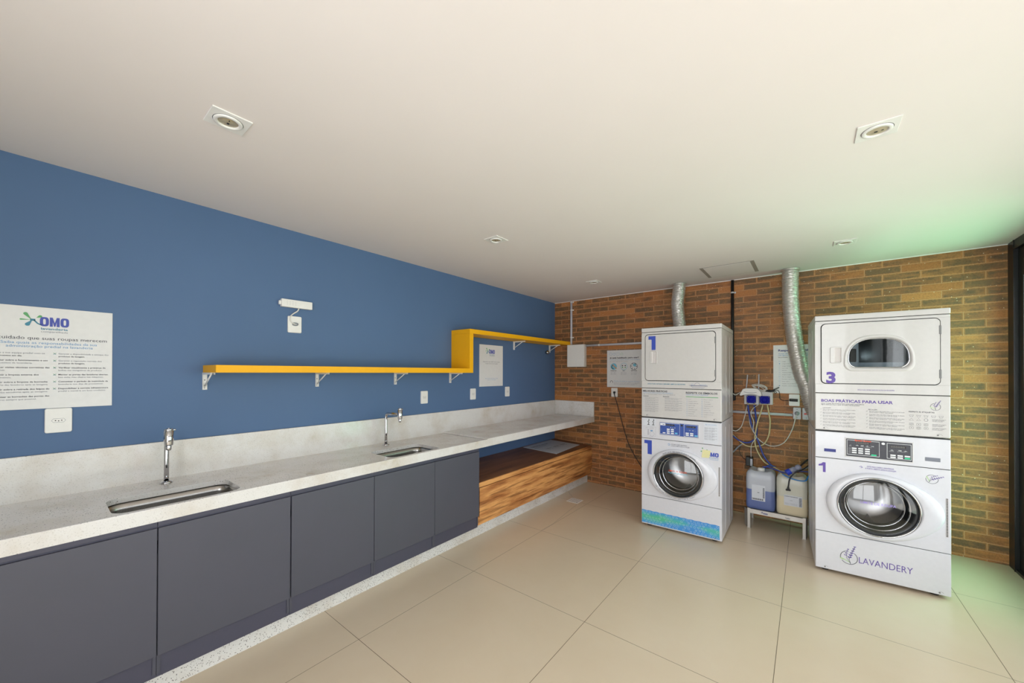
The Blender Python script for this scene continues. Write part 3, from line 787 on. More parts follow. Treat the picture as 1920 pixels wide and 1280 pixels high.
# poster (left wall)
po = thing('wall_poster', 'large white poster with blue logo on the blue wall at the left edge', 'poster', (0.0, -4.552, 1.288))
MB().box(0.0, 0.005, -4.751, -4.353, 1.288, 1.766, 0.0008, 1).build('board', 'board', po, True)
pp = Plane((0.0052, 0, 0), (0, 1, 0), (0, 0, 1))
omo_logo(pp, po, -4.588, -4.499, 1.677, 1.7205)
m = MB(); text(m, pp, 'O cuidado que suas roupas merecem', -4.552, 1.6125, 0.0145, w=.358, align='c'); m.build('headline', 'ink_dark', po, True)
m = MB(); text(m, pp, 'Saiba quais as responsabilidades da sua', -4.552, 1.592, 0.0115, w=.290, align='c'); text(m, pp, 'administração predial na lavanderia', -4.552, 1.5755, 0.0115, w=.262, align='c'); m.build('subheadline', 'ink_sky', po, True)
L1 = [('Alinhe a sua equipe predial com os', 'treinamentos em dia.', 0), ('Orientar sobre o funcionamento e uso', 'dos quesitos da lavanderia.', 1), ('Solicitar visitas técnicas corretivas das', 'máquinas.', 1), ('Garantir a limpeza externa dos', 'equipamentos.', 1),
      ('Instruir sobre a limpeza da borracha', 'da porta das lavadoras após as lavagens.', 1), ('Instruir sobre a retirada dos felpos do', 'filtro das secadoras após as secagens.', 1), ('Higienizar as borrachas das portas das', 'lavadoras sempre que possível.', 1)]
L2 = [('Garantir a disponibilidade e estoque dos', 'produtos de lavagem.', 0), ('Garantir a reposição correta dos', 'produtos de lavagem.', 0), ('Verificar visualmente a presença de', 'bolhas nas mangueiras de produtos.', 1), ('Manter as portas das lavadoras abertas.', 'Isto evita mau cheiro nas máquinas.', 1),
      ('Comunicar o período de inatividade da', 'lavanderia nos dias de preventivas.', 1), ('Disponibilizar a correta infraestrutura', 'predial e mantê-la em boas condições.', 1)]
md, ml, mi, mj = MB(), MB(), MB(), MB()
for (LL, a0, b0, st) in ((L1, -4.722, 1.5455, 0.0335), (L2, -4.531, 1.5455, 0.0335)):
    for i, (u_, v_, bf) in enumerate(LL):
        b_ = b0 - i * st
        text(md if bf else ml, pp, u_, a0, b_, 0.0068, bold=.012 if bf else 0, maxw=.164, w=min(.164, .0044 * len(u_)))
        text(ml if bf else md, pp, v_, a0, b_ - .0125, 0.0064, bold=0 if bf else .012, w=min(.16, .0042 * len(v_)))
        for q, mm in ((0.7, mi), (2.4, mi), (3.9, mj), (5.4, mj)): strip(mm, pp, [(a0 - .0115, b_ + .003), (a0 - .0115 + .006 * math.cos(q), b_ + .003 + .006 * math.sin(q))], .0014)
md.build_split(.005, 'bold_text', 'ink_dark', po, True); ml.build_split(.005, 'body_text', 'ink_grey', po, True); mi.build('bullet_mark', 'ink_green', po, True); mj.build('bullet_mark', 'ink_teal', po, True)

# notice sheet on the blue wall
ns = thing('notice_sheet', 'portrait white notice with blue logo between shelf step and outlets', 'notice', (0, -1.375, 1.306))
MB().box(0.0, 0.006, -1.577, -1.175, 1.306, 1.775, 0.0008, 1).build('board', 'board', ns, True)
pn = Plane((0.0062, 0, 0), (0, 1, 0), (0, 0, 1))
omo_logo(pn, ns, -1.418, -1.322, 1.676, 1.722)
m = MB(); text(m, pn, 'Escaneie este QR Code e leia', -1.378, 1.578, .013, w=.285, align='c'); text(m, pn, 'nossas dicas de lavagem', -1.376, 1.559, .011, w=.215, align='c'); m.build('lettering', 'ink_grey', ns, True)
m = MB(); text(m, pn, 'Aponte a câmera do seu celular para o código', -1.377, 1.392, .008, w=.215, align='c'); text(m, pn, 'e acesse o nosso guia', -1.375, 1.376, .008, w=.15, align='c'); m.build('small_print', 'ink_sky', ns, True)

# ------------------------------------------------------------------ back wall: signs, conduits, boxes
BP = Plane((0, 0, 0), (1, 0, 0), (0, 0, 1))
def bplane(d): return Plane((0, -d, 0), (1, 0, 0), (0, 0, 1))
s1 = thing('instruction_sign', 'white sign with three round pictures on the brick wall, left of the machines', 'sign', (1.02, 0, 1.279))
MB().box(0.796, 1.246, -0.005, 0.0, 1.279, 1.751, 0.0008, 1).build('board', 'board', s1, True)
pb = bplane(0.0052)
m = MB(); strip(m, pb, ell(.847, 1.703, .017, .017, 20), .0022, True); strip(m, pb, heart(.893, 1.701, .018), .0022, True); strip(m, pb, sq(.942, 1.702, .020), .0022, True); m.build('icon_outline', 'ink_sky', s1, True)
m = MB(); strip(m, pb, iron(.993, 1.701, .018), .0022, True); m.build('icon_outline', 'ink_green', s1, True)
m = MB(); text(m, pb, 'Já está habilitado para usar?', .833, 1.645, .018, w=.378, bold=.03)
for s_, a_ in (('Interne', .885), ('dor', 1.021), ('QR Code', 1.150)): text(m, pb, s_, a_, 1.484, .011, w=.012 * len(s_) * .9, bold=.03, align='c')
strip(m, pb, ell(.857, 1.341, .017, .019, 16, 0, -.4, PI + .4), .005); m.build_split(0.03, 'headline', 'ink_dark', s1, True)
m = MB(); text(m, pb, 'Confira as instruções abaixo e boa lavagem', .833, 1.624, .010, w=.39); text(m, pb, 'Precisa de ajuda ou suporte técnico?', .893, 1.352, .010, w=.33); m.build('subheadline', 'ink_sky', s1, True)
m = MB(); text(m, pb, 'Siga o passo a passo para usar a lavanderia', .836, 1.605, .007, w=.24)
for k_ in range(3): text(m, pb, 'Entre em contato pelo telefone ou aplicativo', .893, 1.334 - .0125 * k_, .007, w=.33 - .03 * k_)
for a_ in (.885, 1.021, 1.150):
    for k_ in range(3): text(m, pb, 'baixe e cadastre', a_, 1.464 - .012 * k_, .006, w=.075, align='c')
m.build('small_print', 'ink_grey', s1, True)
m = MB(); shape(m, pb, ell(.887, 1.543, .042, .042, 28)); strip(m, pb, ell(1.021, 1.543, .043, .043, 28), .004, True); shape(m, pb, ell(1.160, 1.560, .020, .020, 18)); m.build_split(0.02, 'picture_disc', 'ink_cyan', s1, True)
m = MB(); strip(m, pb, [(.925, 1.515), (.885, 1.552), (.872, 1.57)], .014, lift=.0012); m.build('picture_hand', 'ink_skin', s1, True)
m = MB(); strip(m, pb, [(.873, 1.562), (.856, 1.535), (.885, 1.510)], .010, lift=.0014)
for a_, b_ in ((1.003, 1.553), (1.040, 1.553)): shape(m, pb, ell(a_, b_, .009, .007, 12), .0012)
strip(m, pb, ell(1.150, 1.543, .043, .043, 28), .005, True)
for q in range(6): strip(m, pb, [(1.150 + .022 * math.cos(q), 1.543 + .022 * math.sin(q)), (1.150 + .040 * math.cos(q), 1.543 + .040 * math.sin(q))], .006, lift=.0012)
m.build_split(0.04, 'picture_detail', 'ink_dark', s1, True)
m = MB()
for a_, b_ in ((1.003, 1.531), (1.040, 1.531)): shape(m, pb, ell(a_, b_, .009, .007, 12), .0012)
m.build('picture_detail', 'ink_green', s1, True)

s2 = thing('instruction_sign', 'white sign partly hidden by the right silver duct on the brick wall', 'sign', (2.79, 0, 1.263))
MB().box(2.572, 3.022, -0.005, 0.0, 1.263, 1.743, 0.0008, 1).build('board', 'board', s2, True)
m = MB(); text(m, pb, 'Respeite os símbolos', 2.613, 1.680, .0185, w=.305, bold=.03); m.build('headline', 'ink_navy', s2, True)
m = MB(); text(m, pb, 'Antes de lavar as suas peças verifique', 2.613, 1.652, .0115, w=.32); text(m, pb, 'obrigatoriamente as etiquetas de', 2.613, 1.636, .0115, w=.30)
for i in range(12):
    q = 1.577 - i * .0218
    if i in (0, 7, 9): strip(m, pb, sq(2.623, q + .003, .006), .0014, True)
    elif i in (1, 11): shape(m, pb, ell(2.623, q + .002, .005, .005, 10))
    else: strip(m, pb, ell(2.623, q + .003, .005, .005, 10), .0008, True)
m.build('subheadline', 'ink_sky', s2, True)
m = MB(); text(m, pb, 'Siga as instruções', 2.613, 1.617, .0075, w=.075, bold=.02)
TT = ['Lavagem', 'Lavagem normal', 'Lavagem delicada a frio', 'Lavar à mão', 'Não lavar', 'Temperatura máxima 40', 'Secagem em tambor', 'Não usar alvejante', 'Permitido o uso do alvejante', 'Passar a ferro', 'Limpeza a seco profissional', 'Permitido o uso de solventes']
for i, s_ in enumerate(TT): text(m, pb, s_, 2.644, 1.575 - i * .0218, .0065, w=.0042 * len(s_))
m.build('small_print', 'ink_dark', s2, True)

G = 'white outlets on the brick wall'
w1 = plate('wall_outlet', 'white outlet with black plug under the round-picture sign', BP, .897, 1.211, .084, .114, group=G, holes=False)
pc = thing('mains_cable', 'thin black power cord drooping down the brick wall to the left washer', 'cord', (.905, -0.01, 1.21))
MB().box(.893, .915, -.038, -.0105, 1.200, 1.225, .003, 1).tube([(.904, -.030, 1.203), (.909, -.034, 1.180)], .006, 8).build('plug', 'black', pc, True)
MB().tube(smooth_path([(.909, -.034, 1.182), (.944, -.032, 1.064), (.997, -.03, .878), (1.042, -.03, .719), (1.094, -.03, .575), (1.157, -.03, .459), (1.234, -.03, .347), (1.34, -.05, .22), (1.5, -.12, .12), (1.7, -.2, .08)]), .0045, 8).build('cable', 'cable_black', pc, True)
# surface conduit system on the left
jb = thing('junction_box', 'white plastic junction box on the brick wall at the yellow shelf end', 'junction box', (.366, 0, 1.541))
MB().box(.240, .500, -.068, 0.0, 1.541, 1.8435, .004, 2).build('box', 'white_plastic', jb, True)
MB().box(.244, .496, -.074, -.068, 1.545, 1.840, .003, 2).build('cover', 'white_plastic', jb, True)
def conduit(lb, pts, r, clips, mat='grey_plastic', cl='white_plastic', nm='surface_conduit'):
    c_ = thing(nm, lb, 'conduit', pts[0])
    MB().tube(pts, r, 14).build('pipe', mat, c_, True)
    for p, ax in clips:
        m = MB(); n0 = 0
        R = r + .0025
        a_ = [Vector((0, 0, h)) for h in (-.008, .008)] if ax == 'z' else [Vector((h, 0, 0)) for h in (-.008, .008)]
        m.tube([Vector(p) + a_[0], Vector(p) + a_[1]], R, 14)
        if ax == 'z': m.box(p[0] + R * .6, p[0] + R + .012, -.004, 0, p[2] - .008, p[2] + .008)
        m.build('clip', cl, c_, True)
conduit('grey-white vertical conduit from the ceiling down to the junction box', [(.276, -.0165, 1.852), (.276, -.0165, 2.449)], .0148, [((.276, -.0165, 2.328), 'z'), ((.276, -.0165, 1.948), 'z'), ((.276, -.0165, 2.436), 'z')])
conduit('grey-white horizontal conduit from the junction box behind the left machines', [(.502, -.0165, 1.827), (1.5, -.0165, 1.827)], .0135, [((.690, -.0165, 1.827), 'x')])
conduit('grey-white horizontal conduit between the left machines and the low outlets', [(2.10, -.0165, 1.054), (2.728, -.0165, 1.054)], .0140, [])
conduit('thin black vertical pipe on the brick wall behind the left machines', [(2.217, -.017, 1.17), (2.217, -.017, 2.449)], .0150, [((2.217, -.017, 2.318), 'z')], 'black', 'grey_plastic', 'black_conduit')
G = 'white outlets on the brick wall'
a1_ = plate('wall_outlet', 'square white outlet with black adapter below the half-hidden sign', BP, 2.740, 1.199, .084, .115, group=G, holes=False)
a2_ = plate('wall_outlet', 'grey-white outlet at the conduit end with white cable plugged in', BP, 2.762, 1.073, .062, .114, group=G, mat='grey_plastic', holes=False, depth=.03)
a3_ = plate('wall_switch', 'grey-white plate with red rocker beside the low outlet', BP, 2.832, 1.073, .060, .114, cat='switch', mat='grey_plastic', holes=False, depth=.03)
m = MB(); shape(m, bplane(.0302), [(2.813, 1.073), (2.820, 1.080), (2.844, 1.080), (2.851, 1.073), (2.844, 1.066), (2.820, 1.066)], .003); m.build('red_rocker', 'red', a3_, True)
m = MB()
for a_ in (2.832,):
    for b_ in (1.112, 1.034): shape(m, bplane(.0302), ell(a_, b_, .003, .003, 8))
m.build_split(0.01, 'screw', 'seam_dark', a3_, True)
m = MB()
for b_ in (1.112, 1.034): shape(m, bplane(.0302), ell(2.762, b_, .003, .003, 8))
m.build_split(0.01, 'screw', 'seam_dark', a2_, True)

# ------------------------------------------------------------------ dosing pumps, router, cables
dp = thing('dosing_pump_unit', 'white wall box with two blue dosing pumps below the router', 'dosing pump', (2.45, 0, 1.14))
m = MB(); m.box(2.326, 2.455, -.05, 0.0, 1.142, 1.250, .003, 1).box(2.457, 2.569, -.05, 0.0, 1.146, 1.275, .003, 1); m.build('housing', 'panel_cream', dp, True)
m = MB(); m.box(2.452, 2.460, -.052, -.048, 1.15, 1.235); m.build('housing_gap', 'ink_grey', dp, True)
for (a_, b_) in ((2.351, 2.430), (2.463, 2.547)):
    m = MB(); m.box(a_, b_, -.085, -.05, 1.157, 1.232, .003, 1); n0 = len(m.v)
    m.lathe([(.024, -.086), (.024, -.092), (.020, -.095), (.0005, -.095)], ((a_ + b_) / 2, 0, 1.195), 'y', 24); ph = m.build('pump_head', 'pump_blue', dp, True)
    m = MB()
    for dx_ in (a_ + .007, b_ - .007):
        for dz_ in (1.164, 1.225): m.lathe([(.0045, -.0852), (.0045, -.088), (.0005, -.0885)], (dx_, 0, dz_), 'y', 10)
    m.build_split(0.004, 'corner_screw', 'chrome', ph, True)
m = MB()
for a_ in (2.360, 2.415, 2.487, 2.527): m.tube([(a_, -.068, 1.156), (a_, -.068, 1.138)], .006, 10)
m.build_split(0.01, 'hose_fitting', 'cable_cream', dp, True)
def hose(nm, lb, cat, pts, r, mat):
    m = MB(); m.tube(smooth_path(pts, 6), r, 8); o = m.build(nm, mat); tag(o, lb, cat); return o
hose('dosing_hose', 'thick blue hose from the left pump down toward the blue jug', 'hose', [(2.360, -.068, 1.137), (2.366, -.06, 1.08), (2.385, -.05, .957), (2.417, -.05, .847), (2.453, -.05, .754), (2.495, -.06, .631), (2.555, -.075, .552), (2.590, -.09, .541)], .0075, 'cable_blue')
hose('dosing_hose', 'short blue hose entering the cap of the blue jug', 'hose', [(2.590, -.10, .541), (2.545, -.14, .556), (2.505, -.20, .535), (2.492, -.265, .540), (2.490, -.27, .53)], .0085, 'cable_blue')
hose('dosing_hose', 'blue hose dropping straight from the right port of the left pump', 'hose', [(2.415, -.068, 1.137), (2.424, -.055, 1.06), (2.430, -.04, .977), (2.434, -.035, .88), (2.424, -.035, .80), (2.36, -.04, .745), (2.28, -.05, .76), (2.19, -.08, .84)], .0075, 'cable_blue')
hose('dosing_hose', 'cream hose from the right pump sweeping down to the cream jug', 'hose', [(2.487, -.068, 1.137), (2.472, -.07, 1.07), (2.447, -.075, .979), (2.428, -.078, .87), (2.420, -.075, .79), (2.436, -.07, .687), (2.50, -.08, .575), (2.60, -.13, .535), (2.66, -.22, .525), (2.73, -.26, .50)], .0068, 'cable_cream')
hose('dosing_hose', 'cream hose looping from the right pump back behind the left machines', 'hose', [(2.527, -.068, 1.137), (2.540, -.06, 1.05), (2.547, -.05, .971), (2.535, -.05, .84), (2.495, -.05, .748), (2.437, -.05, .720), (2.37, -.05, .708), (2.313, -.05, .730), (2.227, -.05, .811), (2.16, -.07, .88)], .0068, 'cable_cream')
hose('network_cable', 'white cable looping from the low outlet up to the pumps', 'cable', [(2.762, -.045, 1.065), (2.750, -.05, 1.03), (2.722, -.04, .909), (2.659, -.03, .779), (2.570, -.025, .732), (2.484, -.025, .758), (2.417, -.025, .831), (2.376, -.02, .924), (2.365, -.02, 1.02), (2.360, -.03, 1.137)], .0042, 'cable_white')
hose('network_cable', 'white cable bowing out left of the pumps behind the machines', 'cable', [(2.352, -.02, 1.137), (2.341, -.045, 1.069), (2.320, -.05, .97), (2.299, -.05, .905), (2.262, -.05, .862), (2.227, -.06, .861), (2.15, -.1, .90)], .0042, 'cable_white')
hose('adapter_cable', 'wavy white cable from the pumps down to the hanging black adapter', 'cable', [(2.448, -.03, 1.141), (2.405, -.085, 1.10), (2.390, -.09, 1.045), (2.412, -.085, .97), (2.408, -.09, .88), (2.436, -.095, .82), (2.405, -.09, .76), (2.390, -.07, .72), (2.386, -.06, .66), (2.386, -.05, .602)], .0036, 'cable_white')
hose('grey_cable', 'grey cable rising from behind the left machines below the pumps', 'cable', [(2.12, -.12, .52), (2.226, -.05, .634), (2.27, -.04, .690), (2.312, -.03, .728)], .008, 'cable_grey')
hose('thin_wire', 'thin dark wire hanging on the bricks left of the black adapter', 'wire', [(2.25, -.02, .80), (2.286, -.015, .72), (2.280, -.015, .64), (2.305, -.02, .585), (2.338, -.03, .562)], .0022, 'cable_black')
ad = thing('power_adapter', 'small black adapter with white label hanging on the brick wall', 'adapter', (2.37, -.03, .50))
MB().box(2.340, 2.378, -.070, -.0, .512, .604, .004, 1).box(2.374, 2.402, -.060, -.0, .500, .600, .004, 1).build('body', 'black', ad, True)
m = MB(); rect(m, bplane(.0602), 2.380, 2.399, .512, .585); m.build('paper_label', 'paper_edge', ad, True)
# router
rt = thing('wifi_router', 'white router with two antennas sitting above the blue pumps', 'router', (2.38, -.09, 1.25))
prof = [(2.288, 1.238), (2.300, 1.228), (2.330, 1.240), (2.385, 1.250), (2.440, 1.242), (2.468, 1.230), (2.484, 1.238), (2.478, 1.272), (2.455, 1.300), (2.430, 1.309), (2.345, 1.309), (2.318, 1.300)]
m = MB(); m.loft([[(x, -.10, z) for x, z in prof], [(x, -.006, z) for x, z in prof]], True, True, smooth=False)
n0 = len(m.v); cx_ = 2.386; cz_ = 1.272
m.loft([[(x, -.10, z) for x, z in prof], [(cx_ + (x - cx_) * .95, -.108, cz_ + (z - cz_) * .92) for x, z in prof]], False, True, smooth=False); m.build('casing', 'white_plastic', rt, True)
m = MB(); strip(m, bplane(.1085), [(2.330, 1.270), (2.36, 1.264), (2.41, 1.264), (2.440, 1.270)], .004); m.build('vent_slot', 'ink_grey', rt, True)
MB().tube([(2.344, -.05, 1.305), (2.350, -.05, 1.36), (2.356, -.05, 1.446)], .0056, 10).build('antenna', 'grey_plastic', rt, True)
MB().tube([(2.452, -.05, 1.300), (2.453, -.05, 1.36), (2.454, -.05, 1.452)], .0060, 10).build('antenna', 'grey_plastic', rt, True)
cc = thing('coiled_cable', 'bundle of coiled white cable behind the router antennas', 'cable', (2.44, -.03, 1.30))
m = MB(); rr_ = random.Random(5)
for k in range(6):
    ax_, az_ = 2.46 + rr_.uniform(-.012, .012), 1.318 + rr_.uniform(-.006, .006); ra, rb, tl = .058 + rr_.uniform(-.01, .008), .022 + rr_.uniform(-.006, .006), -.35 + rr_.uniform(-.25, .2)
    m.tube([(ax_ + ra * math.cos(q) * math.cos(tl) - rb * math.sin(q) * math.sin(tl), -.035 - .004 * k + .004 * math.sin(2 * q), az_ + ra * math.cos(q) * math.sin(tl) + rb * math.sin(q) * math.cos(tl)) for q in [2 * PI * j / 24 for j in range(25)]], .0030, 6, False)
m.build('coil', 'cable_white', cc, True)
lc = thing('low_voltage_cord', 'black cord knot and lead running to the adapter on the square outlet', 'cord', (2.55, -.03, 1.28))
m = MB()
m.tube(smooth_path([(2.512, -.06, 1.284), (2.56, -.062, 1.291), (2.583, -.06, 1.301), (2.622, -.055, 1.322)]), .0045, 8)
m.tube(smooth_path([(2.535, -.06, 1.298), (2.575, -.06, 1.287), (2.60, -.058, 1.275), (2.592, -.055, 1.262), (2.578, -.055, 1.283), (2.600, -.055, 1.296), (2.620, -.05, 1.283), (2.626, -.045, 1.245), (2.628, -.04, 1.212), (2.645, -.035, 1.196), (2.670, -.035, 1.193), (2.705, -.035, 1.200)]), .0028, 8)
m.tube(smooth_path([(2.52, -.06, 1.288), (2.55, -.065, 1.282), (2.585, -.06, 1.29)]), .009, 8)
m.build('cord', 'cable_black', lc, True)
MB().tube([(2.703, -.030, 1.201), (2.712, -.030, 1.201), (2.760, -.030, 1.200), (2.768, -.03, 1.200)], .013, 12).box(2.735, 2.765, -.03, -.0105, 1.19, 1.21).build('barrel_plug', 'black', lc, True)
m = MB(); m.lathe([(.0005, -.050), (.013, -.050), (.016, -.044), (.020, -.031)], (2.762, 0, 1.073), 'y', 16)
m.build('plug', 'cable_grey', a2_, True)
kc = thing('white_lead', 'short white lead with dark connector left of the router', 'cable', (2.24, -.03, 1.24))
MB().tube(smooth_path([(2.205, -.05, 1.262), (2.229, -.055, 1.245), (2.253, -.055, 1.236), (2.297, -.06, 1.266)]), .005, 8).build('lead', 'cable_white', kc, True)
MB().box(2.226, 2.246, -.04, 0, 1.175, 1.245, .004, 1).build('connector', 'black', kc, True)

# ------------------------------------------------------------------ jug rack and jugs
rk = thing('jug_rack', 'low stainless steel stand holding two chemical jugs on the floor', 'rack', (2.60, -.25, 0))
m = MB(); m.box(2.402, 2.812, -.400, -.098, .168, .176).box(2.402, 2.812, -.402, -.399, .140, .180).box(2.402, 2.812, -.100, -.097, .140, .190); m.build('tray', 'rack_steel', rk, True)
for (x0, x1, dx_, yy) in ((2.392, 2.414, -1, -.402), (2.806, 2.828, 1, -.402), (2.392, 2.410, -1, -.098), (2.806, 2.826, 1, -.098)):
    m = MB(); m.box(x0, x1, yy - .002, yy + .001, .0, .186)
    xs = x0 if dx_ < 0 else x1
    sg = 1 if yy < -.2 else -1
    ex = .03 if dx_ < 0 else .014
    m.add([(xs, yy, .006), (xs + dx_ * ex, yy + sg * .05, .006), (xs + dx_ * ex, yy + sg * .05, .172), (xs, yy, .172), (xs - dx_ * .002, yy + .002, .006), (xs + dx_ * (ex - .002), yy + sg * .052, .006), (xs + dx_ * (ex - .002), yy + sg * .052, .172), (xs - dx_ * .002, yy + .002, .172)], [(0, 1, 2, 3), (7, 6, 5, 4), (0, 4, 5, 1), (1, 5, 6, 2), (2, 6, 7, 3), (3, 7, 4, 0)])
    m.box(x0 - .004, x1 + .004, yy - .006, yy + .012, 0, .004)
    m.build('leg', 'rack_steel', rk, True)
pr2 = Plane((0, -.4022, 0), (1, 0, 0), (0, 0, 1))
m = MB(); omo_letters(m, pr2, 2.515, 2.551, .150, .013)
for q in (1.9, 2.6, 3.4): strip(m, pr2, [(2.512, .160), (2.512 + .014 * math.cos(q), .160 + .014 * math.sin(q))], .003)
m.build('logo_mark', 'ink_navy', rk, True)
m = MB(); text(m, pr2, 'Comfort', 2.682, .152, .011, w=.036, bold=.03); strip(m, pr2, [(2.690, .147), (2.70, .144), (2.715, .147)], .002); m.build('logo_mark', 'ink_dark', rk, True)
def jug(loc, w_, h_, mat, lb, lab, nlab):
    j = thing('chemical_jug', lb, 'jug', loc, 0, 'plastic jugs on the steel stand')
    d_ = 0.235; m = MB(); rings = []
    for z, s_, r_ in ((0, .90, .03), (.008, .97, .035), (.03, 1.0, .04), (h_ * .35, .995, .04), (h_ * .42, .985, .04), (h_ * .75, 1.0, .04), (h_ * .88, .985, .045), (h_ * .95, .90, .05), (h_, .72, .05)):
        rg = []
        for x, y in rrect(-w_ / 2 * s_, w_ / 2 * s_, -d_ / 2 * s_, d_ / 2 * s_, r_ * s_, 5):
            zz = z
            if z > h_ * .9: zz = z - .030 * math.exp(-((x + .0) / (w_ * .20)) ** 2) * (1 if z == h_ else .6)
            g_ = .006 * math.exp(-((abs(x) - w_ * .27) / .010) ** 2)
            if .03 < z < h_ * .9: y -= math.copysign(g_, y)
            rg.append((x, y, zz))
        rings.append(rg)
    m.loft(rings, True, False)
    b = len(m.v); top = rings[-1]; inner = [(x * .5, y * .5, h_ - .018) for x, y, z in top]
    m.loft([top, inner], False, True)
    m.build('bottle', mat, j)
    m = MB(); m.lathe([(.030, h_ - .020), (.030, h_ + .004), (.026, h_ + .008), (.0005, h_ + .008)], (0.0, 0.0, 0), 'z', 20); m.build('cap', 'white_plastic' if nlab == 0 else 'jug_cream', j)
    m = MB(); a0, a1, b0, b1 = lab
    pj = Plane((0, -d_ / 2 - .0008, 0), (1, 0, 0), (0, 0, 1)); m.box(a0, a1, -d_ / 2 - .0009, -d_ / 2 + .004, b0, b1); lo = m.build('paper_label', 'paper_edge', j)
    m = MB(); pj = Plane((0, -d_ / 2 - .001, 0), (1, 0, 0), (0, 0, 1))
    if nlab == 0:
        for i in range(16): rect(m, pj, a0 + .004 + i * .0056, a0 + .0065 + i * .0056 + (i % 3) * .0008, b0 + .006, b0 + .022)
        for i in range(18): rect(m, pj, a1 - .018, a1 - .005, b0 + .030 + i * .0054, b0 + .0325 + i * .0054 + (i % 3) * .0008)
        text(m, pj, 'OMO', (a0 + a1) / 2, (b0 + b1) / 2, .007, w=.016, bold=.04, align='c')
    else:
        for i in range(14): rect(m, pj, a1 - .022, a1 - .004, b0 + .006 + i * .0056, b0 + .009 + i * .0056)
        text(m, pj, 'COMFORT PROFISSIONAL', a0 + .004, b1 - .014, .006, w=a1 - a0 - .034, bold=.03)
        text(m, pj, 'Comfort', (a0 + a1) / 2 - .012, (b0 + b1) / 2, .006, w=.018, align='c')
        for k_ in range(2): text(m, pj, 'amaciante concentrado 20 L', a0 + .006, b0 + .010 + k_ * .010, .004, w=a1 - a0 - .04)
    m.build('label_print', 'ink_dark', lo)
    return j
jug((2.490, -.262, .1765), .232, .365, 'jug_blue', 'translucent jug half full of blue liquid on the left of the stand', (-.066, .040, .085, .232), 0)
jug((2.728, -.262, .1765), .230, .362, 'jug_cream', 'translucent jug half full of cream liquid on the right of the stand', (-.056, .076, .090, .184), 1)
ip = thing('industrial_plug', 'grey and blue industrial plug lying on the cream jug', 'plug', (2.73, -.36, .55))
A, Bv = Vector((2.690, -.385, .560)), Vector((2.785, -.35, .625)); dv = (Bv - A).normalized()
MB().tube([A, A + dv * .004, A + dv * .034, A + dv * .036], .0255, 20).build('blue_collar', 'plug_blue', ip, True)
MB().tube([A + dv * .034, A + dv * .042, A + dv * .078, A + dv * .080, A + dv * .092, A + dv * .094, A + dv * .122, A + dv * .128], .02, 18, prof=lambda i: (.021, .0235, .0235, .018, .018, .0235, .0225, .012)[i]).build('plug_body', 'plug_grey', ip, True)
MB().tube(smooth_path([A + dv * .122, (2.810, -.33, .652), (2.845, -.29, .685), (2.90, -.27, .72), (2.95, -.25, .74)]), .0075, 8).build('cable', 'cable_black', ip, True)
hose('black_power_lead', 'black lead with small plug hanging over the front of the cream jug', 'lead', [(2.95, -.24, .70), (2.86, -.28, .643), (2.81, -.36, .605), (2.757, -.388, .575), (2.718, -.396, .52), (2.706, -.398, .45), (2.704, -.40, .425)], .0055, 'cable_black')
m = MB(); m.box(2.686, 2.722, -.412, -.392, .405, .420, .004, 1).box(2.696, 2.712, -.410, -.392, .416, .438, .003, 1); lp = m.build('lead_plug', 'black'); tag(lp, 'small black three-pin plug resting against the cream jug label', 'plug')
hose('grey_cable', 'thick grey cable lying behind the industrial plug', 'cable', [(2.75, -.36, .578), (2.79, -.33, .588), (2.85, -.285, .620), (2.91, -.27, .645), (2.98, -.24, .66)], .008, 'cable_grey')
hose('sky_blue_hose', 'bright blue thin hose curving over the top of the cream jug', 'hose', [(2.66, -.39, .545), (2.70, -.392, .525), (2.75, -.392, .512), (2.80, -.392, .508), (2.832, -.386, .518), (2.846, -.34, .545), (2.87, -.285, .565), (2.96, -.25, .60)], .0050, 'cable_sky')
hose('dark_blue_tube', 'thin dark blue tube running between the two jug caps', 'tube', [(2.500, -.255, .560), (2.55, -.25, .563), (2.62, -.26, .545), (2.69, -.30, .54), (2.76, -.30, .565), (2.84, -.29, .575), (2.92, -.27, .56)], .0050, 'cable_blue')

# ------------------------------------------------------------------ ducts
def duct(lb, pts, r):
    P = smooth_path(pts, 26); out = [P[0]]; acc = 0
    q = []; L = 0
    for i in range(1, len(P)): L += (P[i] - P[i - 1]).length
    n = int(L / .0042); dist = [0]
    for i in range(1, len(P)): dist.append(dist[-1] + (P[i] - P[i - 1]).length)
    j = 0
    for k in range(n + 1):
        d_ = L * k / n
        while j < len(P) - 2 and dist[j + 1] < d_: j += 1
        u_ = (d_ - dist[j]) / max(1e-9, dist[j + 1] - dist[j]); q.append(P[j].lerp(P[j + 1], min(1, u_)))
    rn = random.Random(9); jit = [rn.uniform(-.0012, .0012) for _ in range(n + 2)]
    t_ = thing('foil_duct', lb, 'duct', q[0], 0, 'silver foil exhaust ducts')
    m = MB(); m.tube(q, r, 40, False, prof=lambda i: r + (.0028 if i % 4 in (0, 1) else -.0022) + jit[i // 4 % len(jit)])
    for i in range(len(m.v)): m.v[i] += Vector((rn.uniform(-1, 1), rn.uniform(-1, 1), rn.uniform(-1, 1))) * .0009
    m.sm = [False] * len(m.sm)
    m.build('hose', 'foil', t_, True)
    m = MB(); c0 = q[0]; m.lathe([(r + .001, -.014), (r + .008, -.010), (r + .008, -.002), (r - .004, 0)], (c0.x, c0.y, CZ), 'z', 32); m.build('ceiling_collar', 'foil', t_, True)
duct('short silver foil duct rising from the left dryer to the ceiling', [(1.722, -.165, 2.452), (1.716, -.17, 2.36), (1.704, -.172, 2.25), (1.712, -.175, 2.12), (1.730, -.185, 1.98), (1.74, -.19, 1.86), (1.75, -.195, 1.70)], .064)
